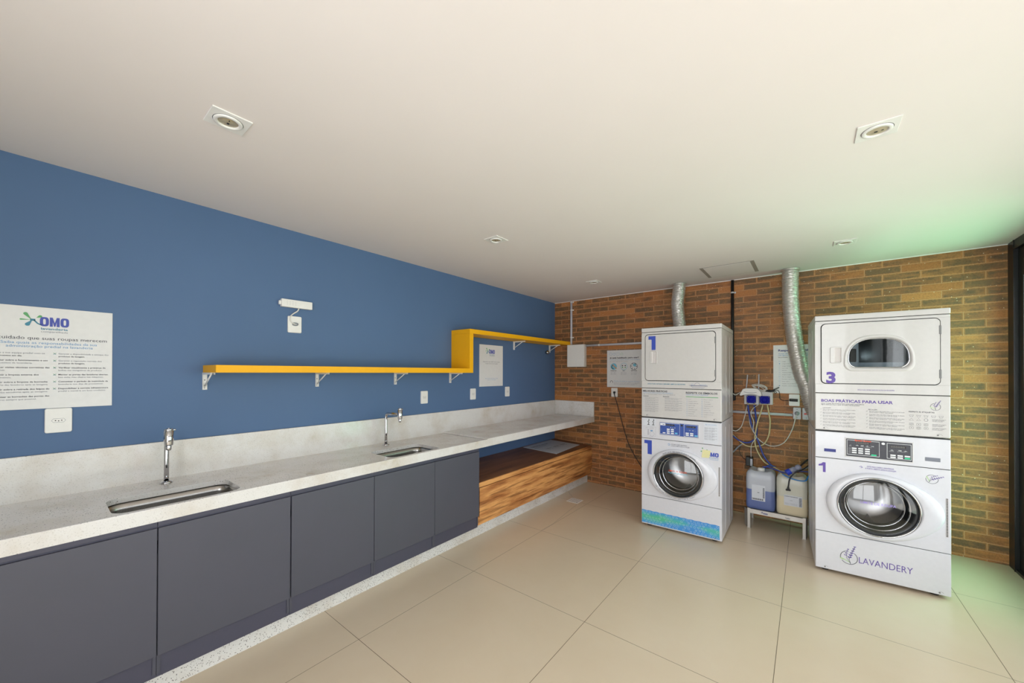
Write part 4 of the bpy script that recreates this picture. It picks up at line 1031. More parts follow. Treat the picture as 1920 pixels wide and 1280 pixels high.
duct('long silver foil duct slanting down behind the right machines', [(2.716, -.145, 2.452), (2.714, -.15, 2.23), (2.723, -.15, 2.021), (2.743, -.155, 1.811), (2.767, -.16, 1.637), (2.799, -.165, 1.46), (2.837, -.17, 1.342), (2.862, -.175, 1.228), (2.90, -.19, 1.10), (2.97, -.21, .99)], .064)

# ------------------------------------------------------------------ washers and dryers (local: x across the front, y back, z up)
WD, DP = 0.683, 0.67
def hull_with_tail(cx_, cz_, a, b, xr, z0, z1, n):
    """egg outline of the door bezel, with a tail that runs out to the hinge"""
    out = []
    for i in range(n):
        q = 2 * PI * i / n; x, z = cx_ + a * math.cos(q), cz_ + b * math.sin(q)
        if math.cos(q) > 0:
            k = math.cos(q) ** 2.2; zt_ = cz_ + (z - cz_) * .75 + (0)
            x = x + (xr - (cx_ + a)) * k
        out.append((x, z))
    return out
def washer(loc, rz, label, kind):
    t_ = thing('washing_machine', label, 'washing machine', loc, rz, 'front loading washers on the floor')
    # open fronted cabinet
    m = MB(); m.box(0.0, .02, .016, DP, .02, 1.036, .004, 2).box(WD - .02, WD, .016, DP, .02, 1.036, .004, 2).box(.004, WD - .004, .02, DP, 1.016, 1.037).box(.004, WD - .004, .02, DP, .022, .04).box(.004, WD - .004, DP - .02, DP, .03, 1.03)
    for y_ in (.20, .42, .60): m.box(WD - .001, WD + .0012, y_, y_ + .006, .06, .98).box(-.0012, .001, y_, y_ + .006, .06, .98)
    m.build('cabinet', 'white_enamel', t_)
    for fx, fy in ((.06, .06), (.62, .06), (.06, .6), (.62, .6)): MB().lathe([(.0005, 0), (.022, 0), (.022, .008), (.012, .012), (.012, .03)], (fx, fy, 0), 'z', 16).build('foot', 'black', t_)
    # front panel with round opening
    cx_, cz_, r = .333, .537, .203; n = 64
    circ = [(cx_ + r * math.cos(2 * PI * i / n), cz_ + r * math.sin(2 * PI * i / n)) for i in range(n)]
    x0, x1, z0, z1 = .001, WD - .001, .300, .838
    def onrect(q):
        c, s_ = math.cos(q), math.sin(q); best = 1e9
        if c > 1e-9: best = min(best, (x1 - cx_) / c)
        if c < -1e-9: best = min(best, (x0 - cx_) / c)
        if s_ > 1e-9: best = min(best, (z1 - cz_) / s_)
        if s_ < -1e-9: best = min(best, (z0 - cz_) / s_)
        return (cx_ + c * best, cz_ + s_ * best)
    angs = sorted(set([2 * PI * i / n for i in range(n)] + [math.atan2(z - cz_, x - cx_) % (2 * PI) for x in (x0, x1) for z in (z0, z1)]))
    rr = [onrect(q) for q in angs]; ci = [(cx_ + r * math.cos(q), cz_ + r * math.sin(q)) for q in angs]
    m = MB(); m.loft([[(x, .020, z) for x, z in rr], [(x, .002, z) for x, z in rr], [(cx_ + (x - cx_) * .994, 0, cz_ + (z - cz_) * .994) for x, z in rr], [(x, 0, z) for x, z in ci], [(x, .05, z) for x, z in ci]], smooth=False)
    m.build('front_panel', 'white_enamel', t_)
    m = MB(); m.box(.001, WD - .001, 0.0, .020, .0235, .296, .005, 3); lpn = m.build('lower_panel', 'white_enamel', t_)
    m = MB()
    for a_ in (.055, .63):
        shape(m, Plane((0, -.0002, 0), (1, 0, 0), (0, 0, 1)), ell(a_, .038, .005, .005, 10)); strip(m, Plane((0, -.0002, 0), (1, 0, 0), (0, 0, 1)), ell(a_ + .004, .030, .016, .016, 8, 0, .5, 1.9), .0012)
    m.build_split(0.02, 'panel_screw', 'screw_grey', lpn)
    m = MB(); m.box(.001, WD - .001, 0.0, .02, .842, 1.034, .004, 2); m.build('control_fascia', 'white_enamel', t_)
    for z_ in (.298, .840, 1.0365): MB().box(.003, WD - .003, .006, .0195, z_ - .004, z_ + .004).build('panel_gap_shade', 'seam_dark', t_)  # dark strips put the shade of the panel seams into colour
    FP = Plane((0, -.0003, 0), (1, 0, 0), (0, 0, 1))
    # door: bezel, chrome ring, gasket, bowl, drum
    N = 72
    o1 = hull_with_tail(cx_ - .003, cz_, .268, .228, .655, .40, .66, N)
    def scaled(o, k, kx=None): return [(cx_ + (x - cx_) * k, cz_ + (z - cz_) * k) for x, z in o]
    inn = [(cx_ + .212 * math.cos(2 * PI * i / N), cz_ + .202 * math.sin(2 * PI * i / N)) for i in range(N)]
    def mixr(a, b, k): return [(p[0] * (1 - k) + q[0] * k, p[1] * (1 - k) + q[1] * k) for p, q in zip(a, b)]
    m = MB(); rings = []
    for k, y_ in ((0, -.0005), (0.0, -.010), (.06, -.020), (.2, -.027), (.55, -.033), (.88, -.035), (1.0, -.031), (1.0, -.012)):
        rings.append([(x, y_, z) for x, z in mixr(o1, inn, k)])
    m.loft(rings); dr = m.build('door', 'white_enamel', t_)
    m = MB(); m.loft([[(cx_ + .213 * k * math.cos(2 * PI * i / N), y_, cz_ + .203 * k * math.sin(2 * PI * i / N)) for i in range(N)] for k, y_ in ((.999, -.012), (.999, -.036), (.985, -.040), (.955, -.038), (.945, -.020), (.945, .0))]); m.build('door_ring', 'chrome', dr)
    m = MB(); m.loft([[(cx_ + .2 * k * math.cos(2 * PI * i / N), y_, cz_ + .192 * k * math.sin(2 * PI * i / N)) for i in range(N)] for k, y_ in ((1.0, -.018), (.93, -.022), (.87, -.008), (.86, .02), (.90, .045), (.80, .07), (.74, .09))]); m.build('door_gasket', 'rubber', dr)
    m = MB(); m.loft([[(cx_ + .2 * k * math.cos(2 * PI * i / N), y_, cz_ + .192 * k * math.sin(2 * PI * i / N)) for i in range(N)] for k, y_ in ((.95, -.026), (.90, -.030), (.80, -.036), (.6, -.046), (.35, -.053), (.12, -.0565), (.005, -.057))]); m.build('door_glass', 'door_glass', dr)
    for r_, y_ in ((.168, .004), (.150, .050)): MB().lathe([(r_ + .006, y_), (r_ + .003, y_ - .004), (r_ - .002, y_ - .004), (r_ - .005, y_)], (cx_, 0, cz_), 'y', 56).build('inner_ring', 'chrome', dr)
    m = MB(); m.lathe([(.15, .075), (.205, .10), (.235, .12), (.235, .42), (.20, .46), (.10, .47), (.0005, .47)], (cx_, 0, cz_), 'y', 56); dm = m.build('drum', 'drum', t_)
    m = MB()
    for k in range(3):
        q = 2 * PI * k / 3 + .6; c, s_ = math.cos(q), math.sin(q); tx_, tz_ = -s_, c
        m.add([(cx_ + c * .234 + tx_ * .035, .13, cz_ + s_ * .234 + tz_ * .035), (cx_ + c * .234 - tx_ * .035, .13, cz_ + s_ * .234 - tz_ * .035), (cx_ + c * .17, .15, cz_ + s_ * .17), (cx_ + c * .234 + tx_ * .035, .42, cz_ + s_ * .234 + tz_ * .035), (cx_ + c * .234 - tx_ * .035, .42, cz_ + s_ * .234 - tz_ * .035), (cx_ + c * .17, .40, cz_ + s_ * .17)], [(0, 1, 2), (5, 4, 3), (0, 2, 5, 3), (2, 1, 4, 5)])
    m.build_split(0.01, 'drum_lifter', 'drum', dm)
    m = MB(); rect(m, FP, .659, .670, .405, .655)
    m.build('vent_slot', 'recess_grey', t_)
    m = MB()
    for i in range(27): rect(m, FP, .6605, .6685, .409 + i * .0092, .4145 + i * .0092, .0012)
    m.build('vent_louvre', 'seam_dark', t_)
    return t_, FP, cx_, cz_
def arc_text(m, pl, s, cx_, cz_, ra, rb, q0, q1, h, flip=False, bold=.01, lift=.001):
    n = len(s)
    for i, ch in enumerate(s):
        if ch == ' ': continue
        q = q0 + (q1 - q0) * i / (n - 1); a_, b_ = cx_ + ra * math.cos(q), cz_ + rb * math.sin(q)
        text(m, pl, ch, a_, b_, h, rot=(q - PI / 2) if not flip else (q + PI / 2), bold=bold, align='c', lift=lift)
def keypad(m, pl, xs, zs, w_, h_, lift=.0014):
    for a_ in xs:
        for b_ in zs: rect(m, pl, a_, a_ + w_, b_, b_ + h_, lift)

def lavender(pl, parent, a, b, k, rot=0.0):
    c, s_ = math.cos(rot), math.sin(rot)
    def T(x, y): return (a + (x * c - y * s_) * k, b + (x * s_ + y * c) * k)
    m = MB(); strip(m, pl, [T(x, y) for x, y in ell(0, 0, 1, 1, 26, 0, -2.6, .9)], .07 * k); strip(m, pl, [T(x, y) for x, y in ell(0, 0, 1, 1, 12, 0, 1.9, 3.3)], .07 * k)
    strip(m, pl, [T(.15, -.9), (T(.0, -.2)), T(.35, .8), T(.75, 1.7)], .05 * k); strip(m, pl, [T(.15, -.9), T(-.25, -.1), T(-.3, .7), T(.0, 1.3)], .04 * k)
    m.build('logo_ring', 'ink_dark', parent)
    m = MB()
    for i in range(6):
        u_ = i / 5
        for sd in (-1, 1):
            x, y = .08 + .7 * u_, .05 + 1.7 * u_; shape(m, pl, [T(px, py) for px, py in ell(x + sd * .13 * (1 - .5 * u_), y + .05, .15 - .06 * u_, .08 - .02 * u_, 10, .7 if sd > 0 else 2.2)], .001)
    for i in range(4):
        u_ = i / 3
        for sd in (-1, 1):
            x, y = -.38 + .35 * u_, .35 + .95 * u_; shape(m, pl, [T(px, py) for px, py in ell(x + sd * .1 * (1 - .5 * u_), y, .11 - .04 * u_, .055, 10, .7 if sd > 0 else 2.2)], .001)
    m.build('logo_blossom', 'ink_purple', parent)
    m = MB(); shape(m, pl, [T(-1.15, -.15), T(-.75, -.2), T(-.1, -.55), T(.1, -.75), T(-.5, -.45), T(-1.0, -.3)], .0011); m.build('logo_leaf', 'ink_leaf', parent)

# --- left washer
w1_, FP, cx_, cz_ = washer((1.583, -.978, 0), .011, 'white front loading washer with blue-green patterned band at the bottom, left stack', 'a')
m = MB(); m.box(.166, .508, -.0025, .002, .882, 1.008, .001, 1); m.build('control_panel_trim', 'panel_cream', w1_)
KP = Plane((0, -.0029, 0), (1, 0, 0), (0, 0, 1))
m = MB(); rect(m, KP, .172, .502, .888, 1.003); cp = m.build('control_panel', 'panel_navy', w1_)
m = MB()
for a0, a1, b0, b1 in ((.175, .347, .895, .998), (.384, .498, .892, .998)): strip(m, KP, [(a0, b0), (a1, b0), (a1, b1), (a0, b1)], .003, True, .0012)
rect(m, KP, .177, .222, .975, .994, .0011)
keypad(m, KP, (.235, .271), (.902, .920, .937), .026, .011); keypad(m, KP, (.199,), (.902,), .024, .009); keypad(m, KP, (.397, .434), (.900, .916), .027, .011)
text(m, KP, '°  ● ▲ ■', .25, .955, .008, w=.06); text(m, KP, '- ● ● --', .41, .945, .007, w=.075); strip(m, KP, [(.18, .945), (.192, .945)], .0015); strip(m, KP, [(.18, .930), (.188, .930)], .0015)
m.build('control_key', 'ink_white', cp)
m = MB(); rect(m, KP, .224, .302, .976, .989, .0013); rect(m, KP, .402, .480, .972, .987, .0013); shape(m, KP, ell(.364, .987, .009, .009, 16), .0013); m.build_split(0.03, 'display', 'display_dark', cp)
m = MB(); rect(m, KP, .306, .328, .905, .917, .0013); rect(m, KP, .470, .494, .899, .910, .0013); m.build_split(0.03, 'start_key', 'key_sky', cp)
m = MB(); text(m, KP, 'OMO', .198, .980, .006, w=.018, bold=.05, lift=.0018); m.build('panel_mark', 'ink_navy', cp)
m = MB(); text(m, KP, '00:45 88', .226, .979, .007, w=.065, lift=.0018); text(m, KP, '00:45 88', .405, .976, .007, w=.065, lift=.0018); m.build_split(0.04, 'display_digits', 'screw_grey', cp)
m = MB(); rect(m, FP, .020, .136, .960, 1.030); st = m.build('sticker', 'paper_edge', w1_)
m = MB()
for a_ in (.068, .112):
    strip(m, FP, [(a_ + .003, 1.024), (a_ + .004, 1.010), (a_ - .008, .998), (a_ + .004, .994), (a_, .985), (a_, .972)], .006, lift=.0013); rect(m, FP, a_ - .012, a_ + .010, .968, .973, .0013)
m.build('sticker_drawing', 'black', st)
m = MB(); strip(m, FP, [(.022, .858), (.130, .862), (.134, .952), (.022, .955)], .0012, True); rect(m, FP, .062, .066, .870, .925); strip(m, FP, [(.03, .925), (.10, .925)], .001); strip(m, FP, ell(.098, .885, .022, .022, 18), .0012, True); text(m, FP, 'Insira o cartão', .04, .938, .006, w=.075)
m.build('sticker_drawing', 'ink_grey', w1_)
m = MB(); shape(m, FP, [(.078, .916), (.108, .922), (.100, .905)], .001); m.build('sticker_drawing', 'ink_sky', w1_)
m = MB(); m.box(.542, .656, -.0012, .001, .848, 1.028); ls = m.build('instruction_label', 'paper_edge', w1_)
LP = Plane((0, -.0015, 0), (1, 0, 0), (0, 0, 1))
m = MB(); text(m, LP, 'Siga estas instruções', .600, 1.010, .008, w=.088, align='c'); m.build('label_title', 'ink_sky', ls)
m = MB(); k = 0
for gi in range(5):
    for li in range(3 if gi % 2 else 2):
        text(m, LP, 'Selecione o ciclo e aguarde a lavagem'[:34 - li * 6], .550, .983 - k * .0075, .0045, w=.098 - li * .018); k += 1
    k += .6
m.build('label_text', 'ink_dark', ls)
m = MB(); shape(m, FP, [(.028 + .070 * x, .690 + .132 * y) for x, y in ((0, 1), (1, 1), (1, 0), (.44, 0), (.44, .74), (.30, .76), (0, .76))]); m.build('number', 'ink_blue1', w1_)
m = MB(); text(m, FP, 'EVITE MAU CHEIRO, MANTENHA', .272, .803, .0085, w=.135, bold=.015); text(m, FP, 'A PORTA ABERTA APÓS A LAVAGEM', .272, .789, .0085, w=.155, bold=.015); m.build('lettering', 'ink_grey', w1_)
m = MB(); strip(m, FP, [(.243, .806), (.255, .812), (.262, .801), (.255, .794), (.245, .799)], .004); m.build('icon', 'ink_sky', w1_)
EP = Plane((0, -.0355, 0), (1, 0, 0), (0, 0, 1))
m = MB(); arc_text(m, EP, 'CONFIRA E RETIRE TODOS OBJETOS DOS BOLSOS DE SUAS ROUPAS', cx_, cz_, .2235, .2065, 2.15, .85, .0085, lift=.0004)
arc_text(m, EP, 'limpe a borracha e seque o vidro após o uso da lavadora', cx_, cz_, .230, .2135, PI * 1.18, PI * 1.72, .0085, True, lift=.0004); m.build('ring_lettering', 'ink_dark', w1_)
m = MB(); omo_letters(m, FP, .566, .660, .738, .036, .0012); m.build('logo_lettering', 'ink_blue1', w1_)
m = MB(); text(m, FP, 'lavanderia', .585, .724, .009, w=.075, bold=.02); text(m, FP, 'compartilhada', .592, .711, .007, w=.066); m.build('logo_subtitle', 'ink_sky', w1_)
m = MB()
for a_, b_ in ((.534, .803), (.570, .790), (.525, .776)): shape(m, FP, ell(a_, b_, .006, .005, 10))
m.build_split(0.02, 'logo_drop', 'ink_green', w1_)
sn = MB(); sn.poly([FP.p(.527, .722, .002), FP.p(.588, .726, .004), FP.p(.600, .789, .002), FP.p(.536, .792, .002)], (0, -.0008, 0))
for v_ in range(len(sn.v)): sn.v[v_] = WM[w1_] @ sn.v[v_]
tag(sn.build('sticky_note', 'postit'), 'small pale yellow sticky note on the left washer front', 'sticky note')
GP = Plane((0, -.0505, 0), (1, 0, 0), (0, 0, 1))
def bowl_text(m, s, a0, a1, z, h, bold=.012):
    n0 = len(m.v); text(m, GP, s, a0, z, h, w=a1 - a0, bold=bold)
    for i in range(n0, len(m.v)):
        v = m.v[i]; d_ = math.hypot((v.x - .333) / .2, (v.z - .537) / .192); v.y = -.0585 + .0285 * min(1, d_) ** 2.0 - .0008
m = MB(); bowl_text(m, 'LIMITE DE ROUPA', .265, .418, .570, .014); m.build('glass_lettering', 'ink_orange', w1_)
m = MB(); n0 = len(m.v); strip(m, GP, [(.262 + .16 * i / 40, .558 + .004 * math.sin(i * .9)) for i in range(41)], .004)
for i in range(n0, len(m.v)):
    v = m.v[i]; d_ = math.hypot((v.x - .333) / .2, (v.z - .537) / .192); v.y = -.0585 + .0285 * d_ ** 2 - .0008
m.build('glass_wave', 'ink_cyan', w1_)
# patterned band
top = [(.005 + .66 * i / 40, .1545 + .002 * math.sin(i * 1.7) - .0 * i) for i in range(41)]
m = MB(); ptsb = [(.005, .030)] + [(.667, .038)] + [(x, z) for x, z in reversed(top)]
BPn = Plane((0, -.0006, 0), (1, 0, 0), (0, 0, 1)); shape(m, BPn, [(.005, .034), (.667, .034)] + [(x, z) for x, z in reversed(top)], .0); bd = m.build('patterned_band', 'band', w1_)
m = MB(); rn = random.Random(4)
for r_ in range(5):
    for c_ in range(22):
        a_, b_ = .02 + c_ * .030 + (r_ % 2) * .012, .046 + r_ * .0235 + rn.uniform(-.002, .002)
        if a_ > .655: continue
        k_ = rn.random()
        if k_ < .13: continue
        kind = rn.choice('oohhsi'); R = .0085
        pts = ell(a_, b_, R, R, 14) if kind == 'o' else heart(a_, b_, R) if kind == 'h' else sq(a_, b_, R) if kind == 's' else iron(a_, b_, R)
        strip(m, BPn, pts, .0017, True, .0006)
m.build('band_icon', 'ink_pale', bd)
# side seam of the stacked dryer is part of the dryer below

# --- right washer
w2_, FP, cx_, cz_ = washer((2.886, -.986, 0), .0586, 'white front loading washer with purple lavender logo on the lower panel, right stack', 'b')
m = MB(); m.box(.168, .514, -.0025, .002, .862, 1.002, .001, 1); m.build('control_panel_trim', 'panel_cream', w2_)
m = MB(); rect(m, KP, .174, .508, .869, .995); cp = m.build('control_panel', 'panel_charcoal', w2_)
m = MB()
for a0, a1, b0, b1 in ((.180, .347, .883, .986), (.386, .502, .880, .983)): strip(m, KP, [(a0, b0), (a1, b0), (a1, b1), (a0, b1)], .003, True, .0012)
keypad(m, KP, (.205, .239, .274), (.894, .909, .924), .025, .009); keypad(m, KP, (.402, .437, .471), (.899,), .026, .009); keypad(m, KP, (.402, .437), (.885,), .026, .009)
text(m, KP, '▲  ▲ ■ ▲ ■', .19, .948, .006, w=.13); text(m, KP, '▲   ■ ▲', .40, .935, .006, w=.085); strip(m, KP, [(.19, .943), (.215, .943)], .0015); strip(m, KP, [(.25, .943), (.31, .943)], .0015); strip(m, KP, [(.395, .930), (.42, .930)], .0015); strip(m, KP, [(.435, .930), (.475, .930)], .0015)
shape(m, KP, ell(.367, .977, .009, .008, 16), .0014)
for b_ in (.925, .911, .897): text(m, KP, 'ciclo', .187, b_, .005, w=.014, lift=.0014)
m.build('control_key', 'ink_white', cp)
m = MB(); rect(m, KP, .224, .300, .962, .976, .0013); rect(m, KP, .402, .478, .955, .970, .0013); m.build_split(0.03, 'display', 'display_dark', cp)
m = MB(); text(m, KP, '888888', .226, .964, .010, w=.068, lift=.0018); text(m, KP, '888888', .404, .957, .010, w=.068, lift=.0018); m.build_split(0.04, 'display_digits', 'screw_grey', cp)
m = MB(); rect(m, KP, .306, .333, .887, .896, .0013); rect(m, KP, .471, .497, .885, .894, .0013); m.build_split(0.03, 'start_key', 'key_green', cp)
m = MB(); text(m, KP, 'Speed Queen', .220, .981, .010, w=.086, bold=.04, lift=.0018); m.build('brand_lettering', 'ink_orange', cp)
m = MB(); rect(m, FP, .052, .118, .887, .909, .0008); m.build('blue_badge', 'ink_navy', w2_)
m = MB(); rect(m, FP, .567, .636, .886, .911, .0008); m.build('grey_badge', 'ink_grey', w2_)
m = MB(); shape(m, FP, [(.020 + .040 * x, .733 + .072 * y) for x, y in ((0, .76), (.40, .86), (.62, 1), (1, 1), (1, 0), (.62, 0), (.62, .66), (0, .60))]); m.build('number', 'ink_purple', w2_)
m = MB(); text(m, FP, 'EVITE MAU CHEIRO, MANTENHA', .285, .803, .0095, w=.135); text(m, FP, 'A PORTA ABERTA APÓS A LAVAGEM', .275, .789, .0095, w=.155); strip(m, FP, [(.245, .802), (.255, .806), (.262, .797), (.252, .794)], .003); m.build('lettering', 'ink_purple', w2_)
lavender(FP, w2_, .598, .769, .028, -.75)
lavender(FP, w2_, .188, .140, .046, .05)
m = MB(); text(m, FP, 'LAVANDERY', .241, .117, .043, w=.268, bold=-.006); m.build('brand_lettering', 'ink_purple', w2_)
m = MB(); bowl_text(m, 'LIMITE DE ROUPA', .243, .420, .558, .017); m.build('glass_lettering', 'ink_lavender', w2_)

def dryer(loc, rz, label, window):
    t_ = thing('tumble_dryer', label, 'tumble dryer', loc, rz, 'tumble dryers stacked on washers')
    H = .850
    m = MB(); m.box(0.0, WD, .014, DP, .002, H - .040, .005, 2)
    for y_ in (.24, .46, .60): m.box(WD - .001, WD + .0012, y_, y_ + .006, .05, .76).box(-.0012, .001, y_, y_ + .006, .05, .76)
    if window:
        m = MB(); m.box(0.0, .03, .014, DP, .002, H - .040, .005, 2).box(WD - .03, WD, .014, DP, .002, H - .040, .005, 2).box(.01, WD - .01, .014, DP, .002, .28, .003, 1).box(.01, WD - .01, .014, DP, .78, H - .040, .003, 1).box(.02, WD - .02, DP - .02, DP, .1, .8)
        for y_ in (.24, .46, .60): m.box(-.0012, .001, y_, y_ + .006, .05, .76)
    m.build('cabinet', 'cream_enamel', t_)
    m = MB(); m.box(-.001, WD + .001, -.001, DP, H - .038, H, .007, 3); m.build('top_cap', 'cream_enamel', t_)
    # front surround: frame around the door opening
    a0, a1, b0, b1, rr_ = .033, .640, .346, .790, .030
    m = MB()
    outer = [(.001, .281), (WD - .001, .281), (WD - .001, H - .042), (.001, H - .042)]
    m.box(.001, WD - .001, 0.0, .014, .281, b0 - .0, .002, 1).box(.001, WD - .001, 0.0, .014, b1, H - .042, .002, 1).box(.001, a0, 0.0, .014, b0, b1).box(a1, WD - .001, 0.0, .014, b0, b1)
    for cx0, cz0, q0 in ((a0, b0, PI), (a1, b0, 1.5 * PI), (a1, b1, 0), (a0, b1, .5 * PI)):
        ccx = cx0 + (rr_ if cx0 == a0 else -rr_); ccz = cz0 + (rr_ if cz0 == b0 else -rr_)
        arc = [(ccx + rr_ * math.cos(q0 + PI / 2 * i / 6), ccz + rr_ * math.sin(q0 + PI / 2 * i / 6)) for i in range(7)]
        m.poly([(cx0, 0, cz0)] + [(x, 0, z) for x, z in arc], (0, .012, 0))
    m.build('front_panel', 'cream_enamel', t_)
    m = MB(); m.box(.001, WD - .001, 0.0, .016, .006, .276, .006, 3); lp = m.build('lower_panel', 'cream_enamel', t_)
    FPd = Plane((0, -.0004, 0), (1, 0, 0), (0, 0, 1))
    m = MB()
    for a_ in (.052, .625): shape(m, FPd, ell(a_, .020, .005, .005, 10)); strip(m, FPd, ell(a_ + .006, .010, .018, .018, 8, 0, .5, 1.9), .0012)
    m.build_split(0.02, 'panel_screw', 'screw_grey', lp)
    g = .0055
    outl = rrect(a0 + g, a1 - g, b0 + g, b1 - g, rr_ - .003, 8)
    if not window:
        m = MB(); m.loft([[(x, .012, z) for x, z in outl], [(x, -.004, z) for x, z in outl], [(x * 1.0 + (0.003 if x < .3 else -.003), -.008, z + (.003 if z < .6 else -.003)) for x, z in outl]], False, True, smooth=False); d_ = m.build('door', 'cream_enamel', t_)
        MB().box(a0, a1, .0125, .0135, b0, b1).build('door_gap_shade', 'seam_dark', t_)  # dark sheet stands for the shade in the slit round the door
    else:
        # door with a D shaped window opening
        wx0, wx1, wz0, wz1 = .190, .493, .468, .664
        def dshape(k=0.0, n=20):
            o = []; x0_, x1_, z0_, z1_ = wx0 - k, wx1 + k, wz0 - k, wz1 + k; cxx = (x0_ + x1_) / 2; hw = (x1_ - x0_) / 2; zs = z0_ + .055
            for i in range(n + 1):
                q = PI * i / n; o.append((cxx + hw * math.copysign(abs(math.cos(q)) ** .75, math.cos(q)), zs + (z1_ - zs) * math.sin(q) ** .8))
            for i in range(1, 8):
                q = PI + PI / 2 * i / 8; o.append((x0_ + .05 + .05 * math.cos(q), z0_ + .055 + .055 * math.sin(q)))
            for i in range(1, 9):
                q = 1.5 * PI + PI / 2 * (i - .5) / 8; o.append((x1_ - .05 + .05 * math.cos(q), z0_ + .055 + .055 * math.sin(q)))
            return o
        D0, D1, D2 = dshape(0), dshape(.006), dshape(.030)
        cxx, czz = (wx0 + wx1) / 2, (wz0 + wz1) / 2
        # door face: triangulated ring between door outline and D
        bm = bmesh.new()
        for pts in (outl, D2):
            vs = [bm.verts.new((x, -.008, z)) for x, z in pts]
            for i in range(len(vs)): bm.edges.new((vs[i], vs[(i + 1) % len(vs)]))
        bmesh.ops.triangle_fill(bm, use_beauty=True, use_dissolve=False, edges=bm.edges[:], normal=(0, -1, 0))
        kill = [f for f in bm.faces if ((f.calc_center_median().x - cxx) / .165) ** 2 + ((f.calc_center_median().z - czz) / .115) ** 2 < 1 and all(min((v.co.x - x) ** 2 + (v.co.z - z) ** 2 for x, z in D2) < 1e-8 for v in f.verts)]
        bmesh.ops.delete(bm, geom=kill, context='FACES')
        m = MB(); m.from_bm(bm)
        m.loft([[(x, .012, z) for x, z in outl], [(x, -.008, z) for x, z in outl]], smooth=False)
        m.loft([[(x, -.008, z) for x, z in D2], [(x, -.014, z) for x, z in dshape(.024)], [(x, -.014, z) for x, z in dshape(.016)], [(x, -.004, z) for x, z in D1], [(x, .02, z) for x, z in D1]], smooth=True)
        d_ = m.build('door', 'cream_enamel', t_)
        for a_, b_ in ((b0, b0), ): pass
        m = MB(); m.loft([[(x, -.002, z) for x, z in D1], [(x, -.006, z) for x, z in dshape(.003)], [(x, -.004, z) for x, z in D0], [(x, .006, z) for x, z in D0]]); m.build('window_seal', 'chrome', d_)
        m = MB(); m.poly([(x, .002, z) for x, z in D1]); m.build('door_glass', 'dryer_glass', d_)
        m = MB(); m.box(.15, .53, .020, .022, .44, .50).box(.15, .245, .020, .022, .50, .70).lathe([(.012, .016), (.012, .022), (.006, .022)], (.262, 0, .482), 'y', 16)
        m.build('inner_bulkhead', 'grey_plastic', t_)
        m = MB(); m.box(.198, .232, .014, .020, .505, .60, .004, 1); m.build('inner_vent', 'black', t_)
        m = MB(); m.lathe([(.20, .05), (.285, .07), (.285, .60), (.0005, .62)], (.341, 0, .56), 'y', 40); m.build('drum', 'drum', t_)
        m = MB(); m.box(a0, a0 + .012, .0125, .0135, b0, b1).box(a1 - .012, a1, .0125, .0135, b0, b1).box(a0, a1, .0125, .0135, b0, b0 + .012).box(a0, a1, .0125, .0135, b1 - .012, b1)
        for qx, qz in ((a0, b0), (a1, b0), (a0, b1), (a1, b1)):
            sx_ = 1 if qx == a0 else -1; sz_ = 1 if qz == b0 else -1
            m.box(min(qx, qx + sx_ * .05), max(qx, qx + sx_ * .05), .0125, .0135, min(qz, qz + sz_ * .05), max(qz, qz + sz_ * .05))
        m.build('door_gap_shade', 'seam_dark', t_)  # dark border behind the door, slit shade put into its colour
    MB().box(.003, WD - .003, .005, .013, H - .043, H - .037).build('panel_gap_shade', 'seam_dark', t_)  # dark strips here and below stand for shade in the seams
    MB().box(.003, WD - .003, .005, .013, .275, .282).build('panel_gap_shade', 'seam_dark', t_)
    # recessed grip and hinges
    hx, hz = (.080, .508) if not window else (.086, .497); hw, hh = (.070, .122) if not window else (.068, .118)
    DF = Plane((0, -.0085, 0), (1, 0, 0), (0, 0, 1))
    m = MB(); r1_ = rrect(hx, hx + hw, hz, hz + hh, .010, 4)
    ins = rrect(hx + .022, hx + hw - .006, hz + .006, hz + hh - .006, .006, 4)
    m.loft([[(x, -.008, z) for x, z in r1_], [(x, -.013, z) for x, z in rrect(hx + .002, hx + hw - .002, hz + .002, hz + hh - .002, .009, 4)], [(x, -.013, z) for x, z in ins]], smooth=False)
    grip = m.build('door_grip', 'cream_enamel', d_)
    m = MB(); m.loft([[(x, -.013, z) for x, z in ins], [(x, -.0086, z) for x, z in rrect(hx + .028, hx + hw - .008, hz + .01, hz + hh - .01, .005, 4)]], False, True, smooth=False); m.build('grip_recess', 'recess_grey', grip)
    for z_ in (.392, .680): MB().box(a1 - .010, a1 + .001, -.009, .010, z_, z_ + .057, .001, 1).build('hinge', 'screw_grey', t_)
    return t_, FPd, DF, lp, d_
# --- left dryer
d1_, FPd, DF, lp, dd = dryer((1.583, -.978, 1.040), .011, 'white tumble dryer with solid door and blue number, on top of the left washer', False)
m = MB(); shape(m, DF, [(.069 + .066 * x, .640 + .130 * y) for x, y in ((0, 1), (1, 1), (1, 0), (.44, 0), (.44, .74), (.30, .76), (0, .76))]); m.build('number', 'ink_blue1', dd)
m = MB(); text(m, FPd, 'APÓS O USO, RETIRAR O MÁXIMO LIMPE DA SECADORA', .057, .314, .010, w=.338, bold=.015); m.build('lettering', 'ink_teal', d1_)
m = MB(); strip(m, FPd, [(.452, .296), (.545, .292), (.560, .306), (.440, .308)], .002, True); strip(m, FPd, [(.425, .312), (.575, .312), (.575, .306), (.437, .308)], .002); strip(m, FPd, ell(.492, .315, .022, .020, 14, 0, 0, PI), .0016); m.build('boat_drawing', 'ink_navy', d1_)
m = MB(); strip(m, FPd, ell(.452, .318, .010, .008, 12), .0014, True); strip(m, FPd, [(.515, .318), (.565, .318)], .002); m.build('boat_drawing', 'ink_sky', d1_)
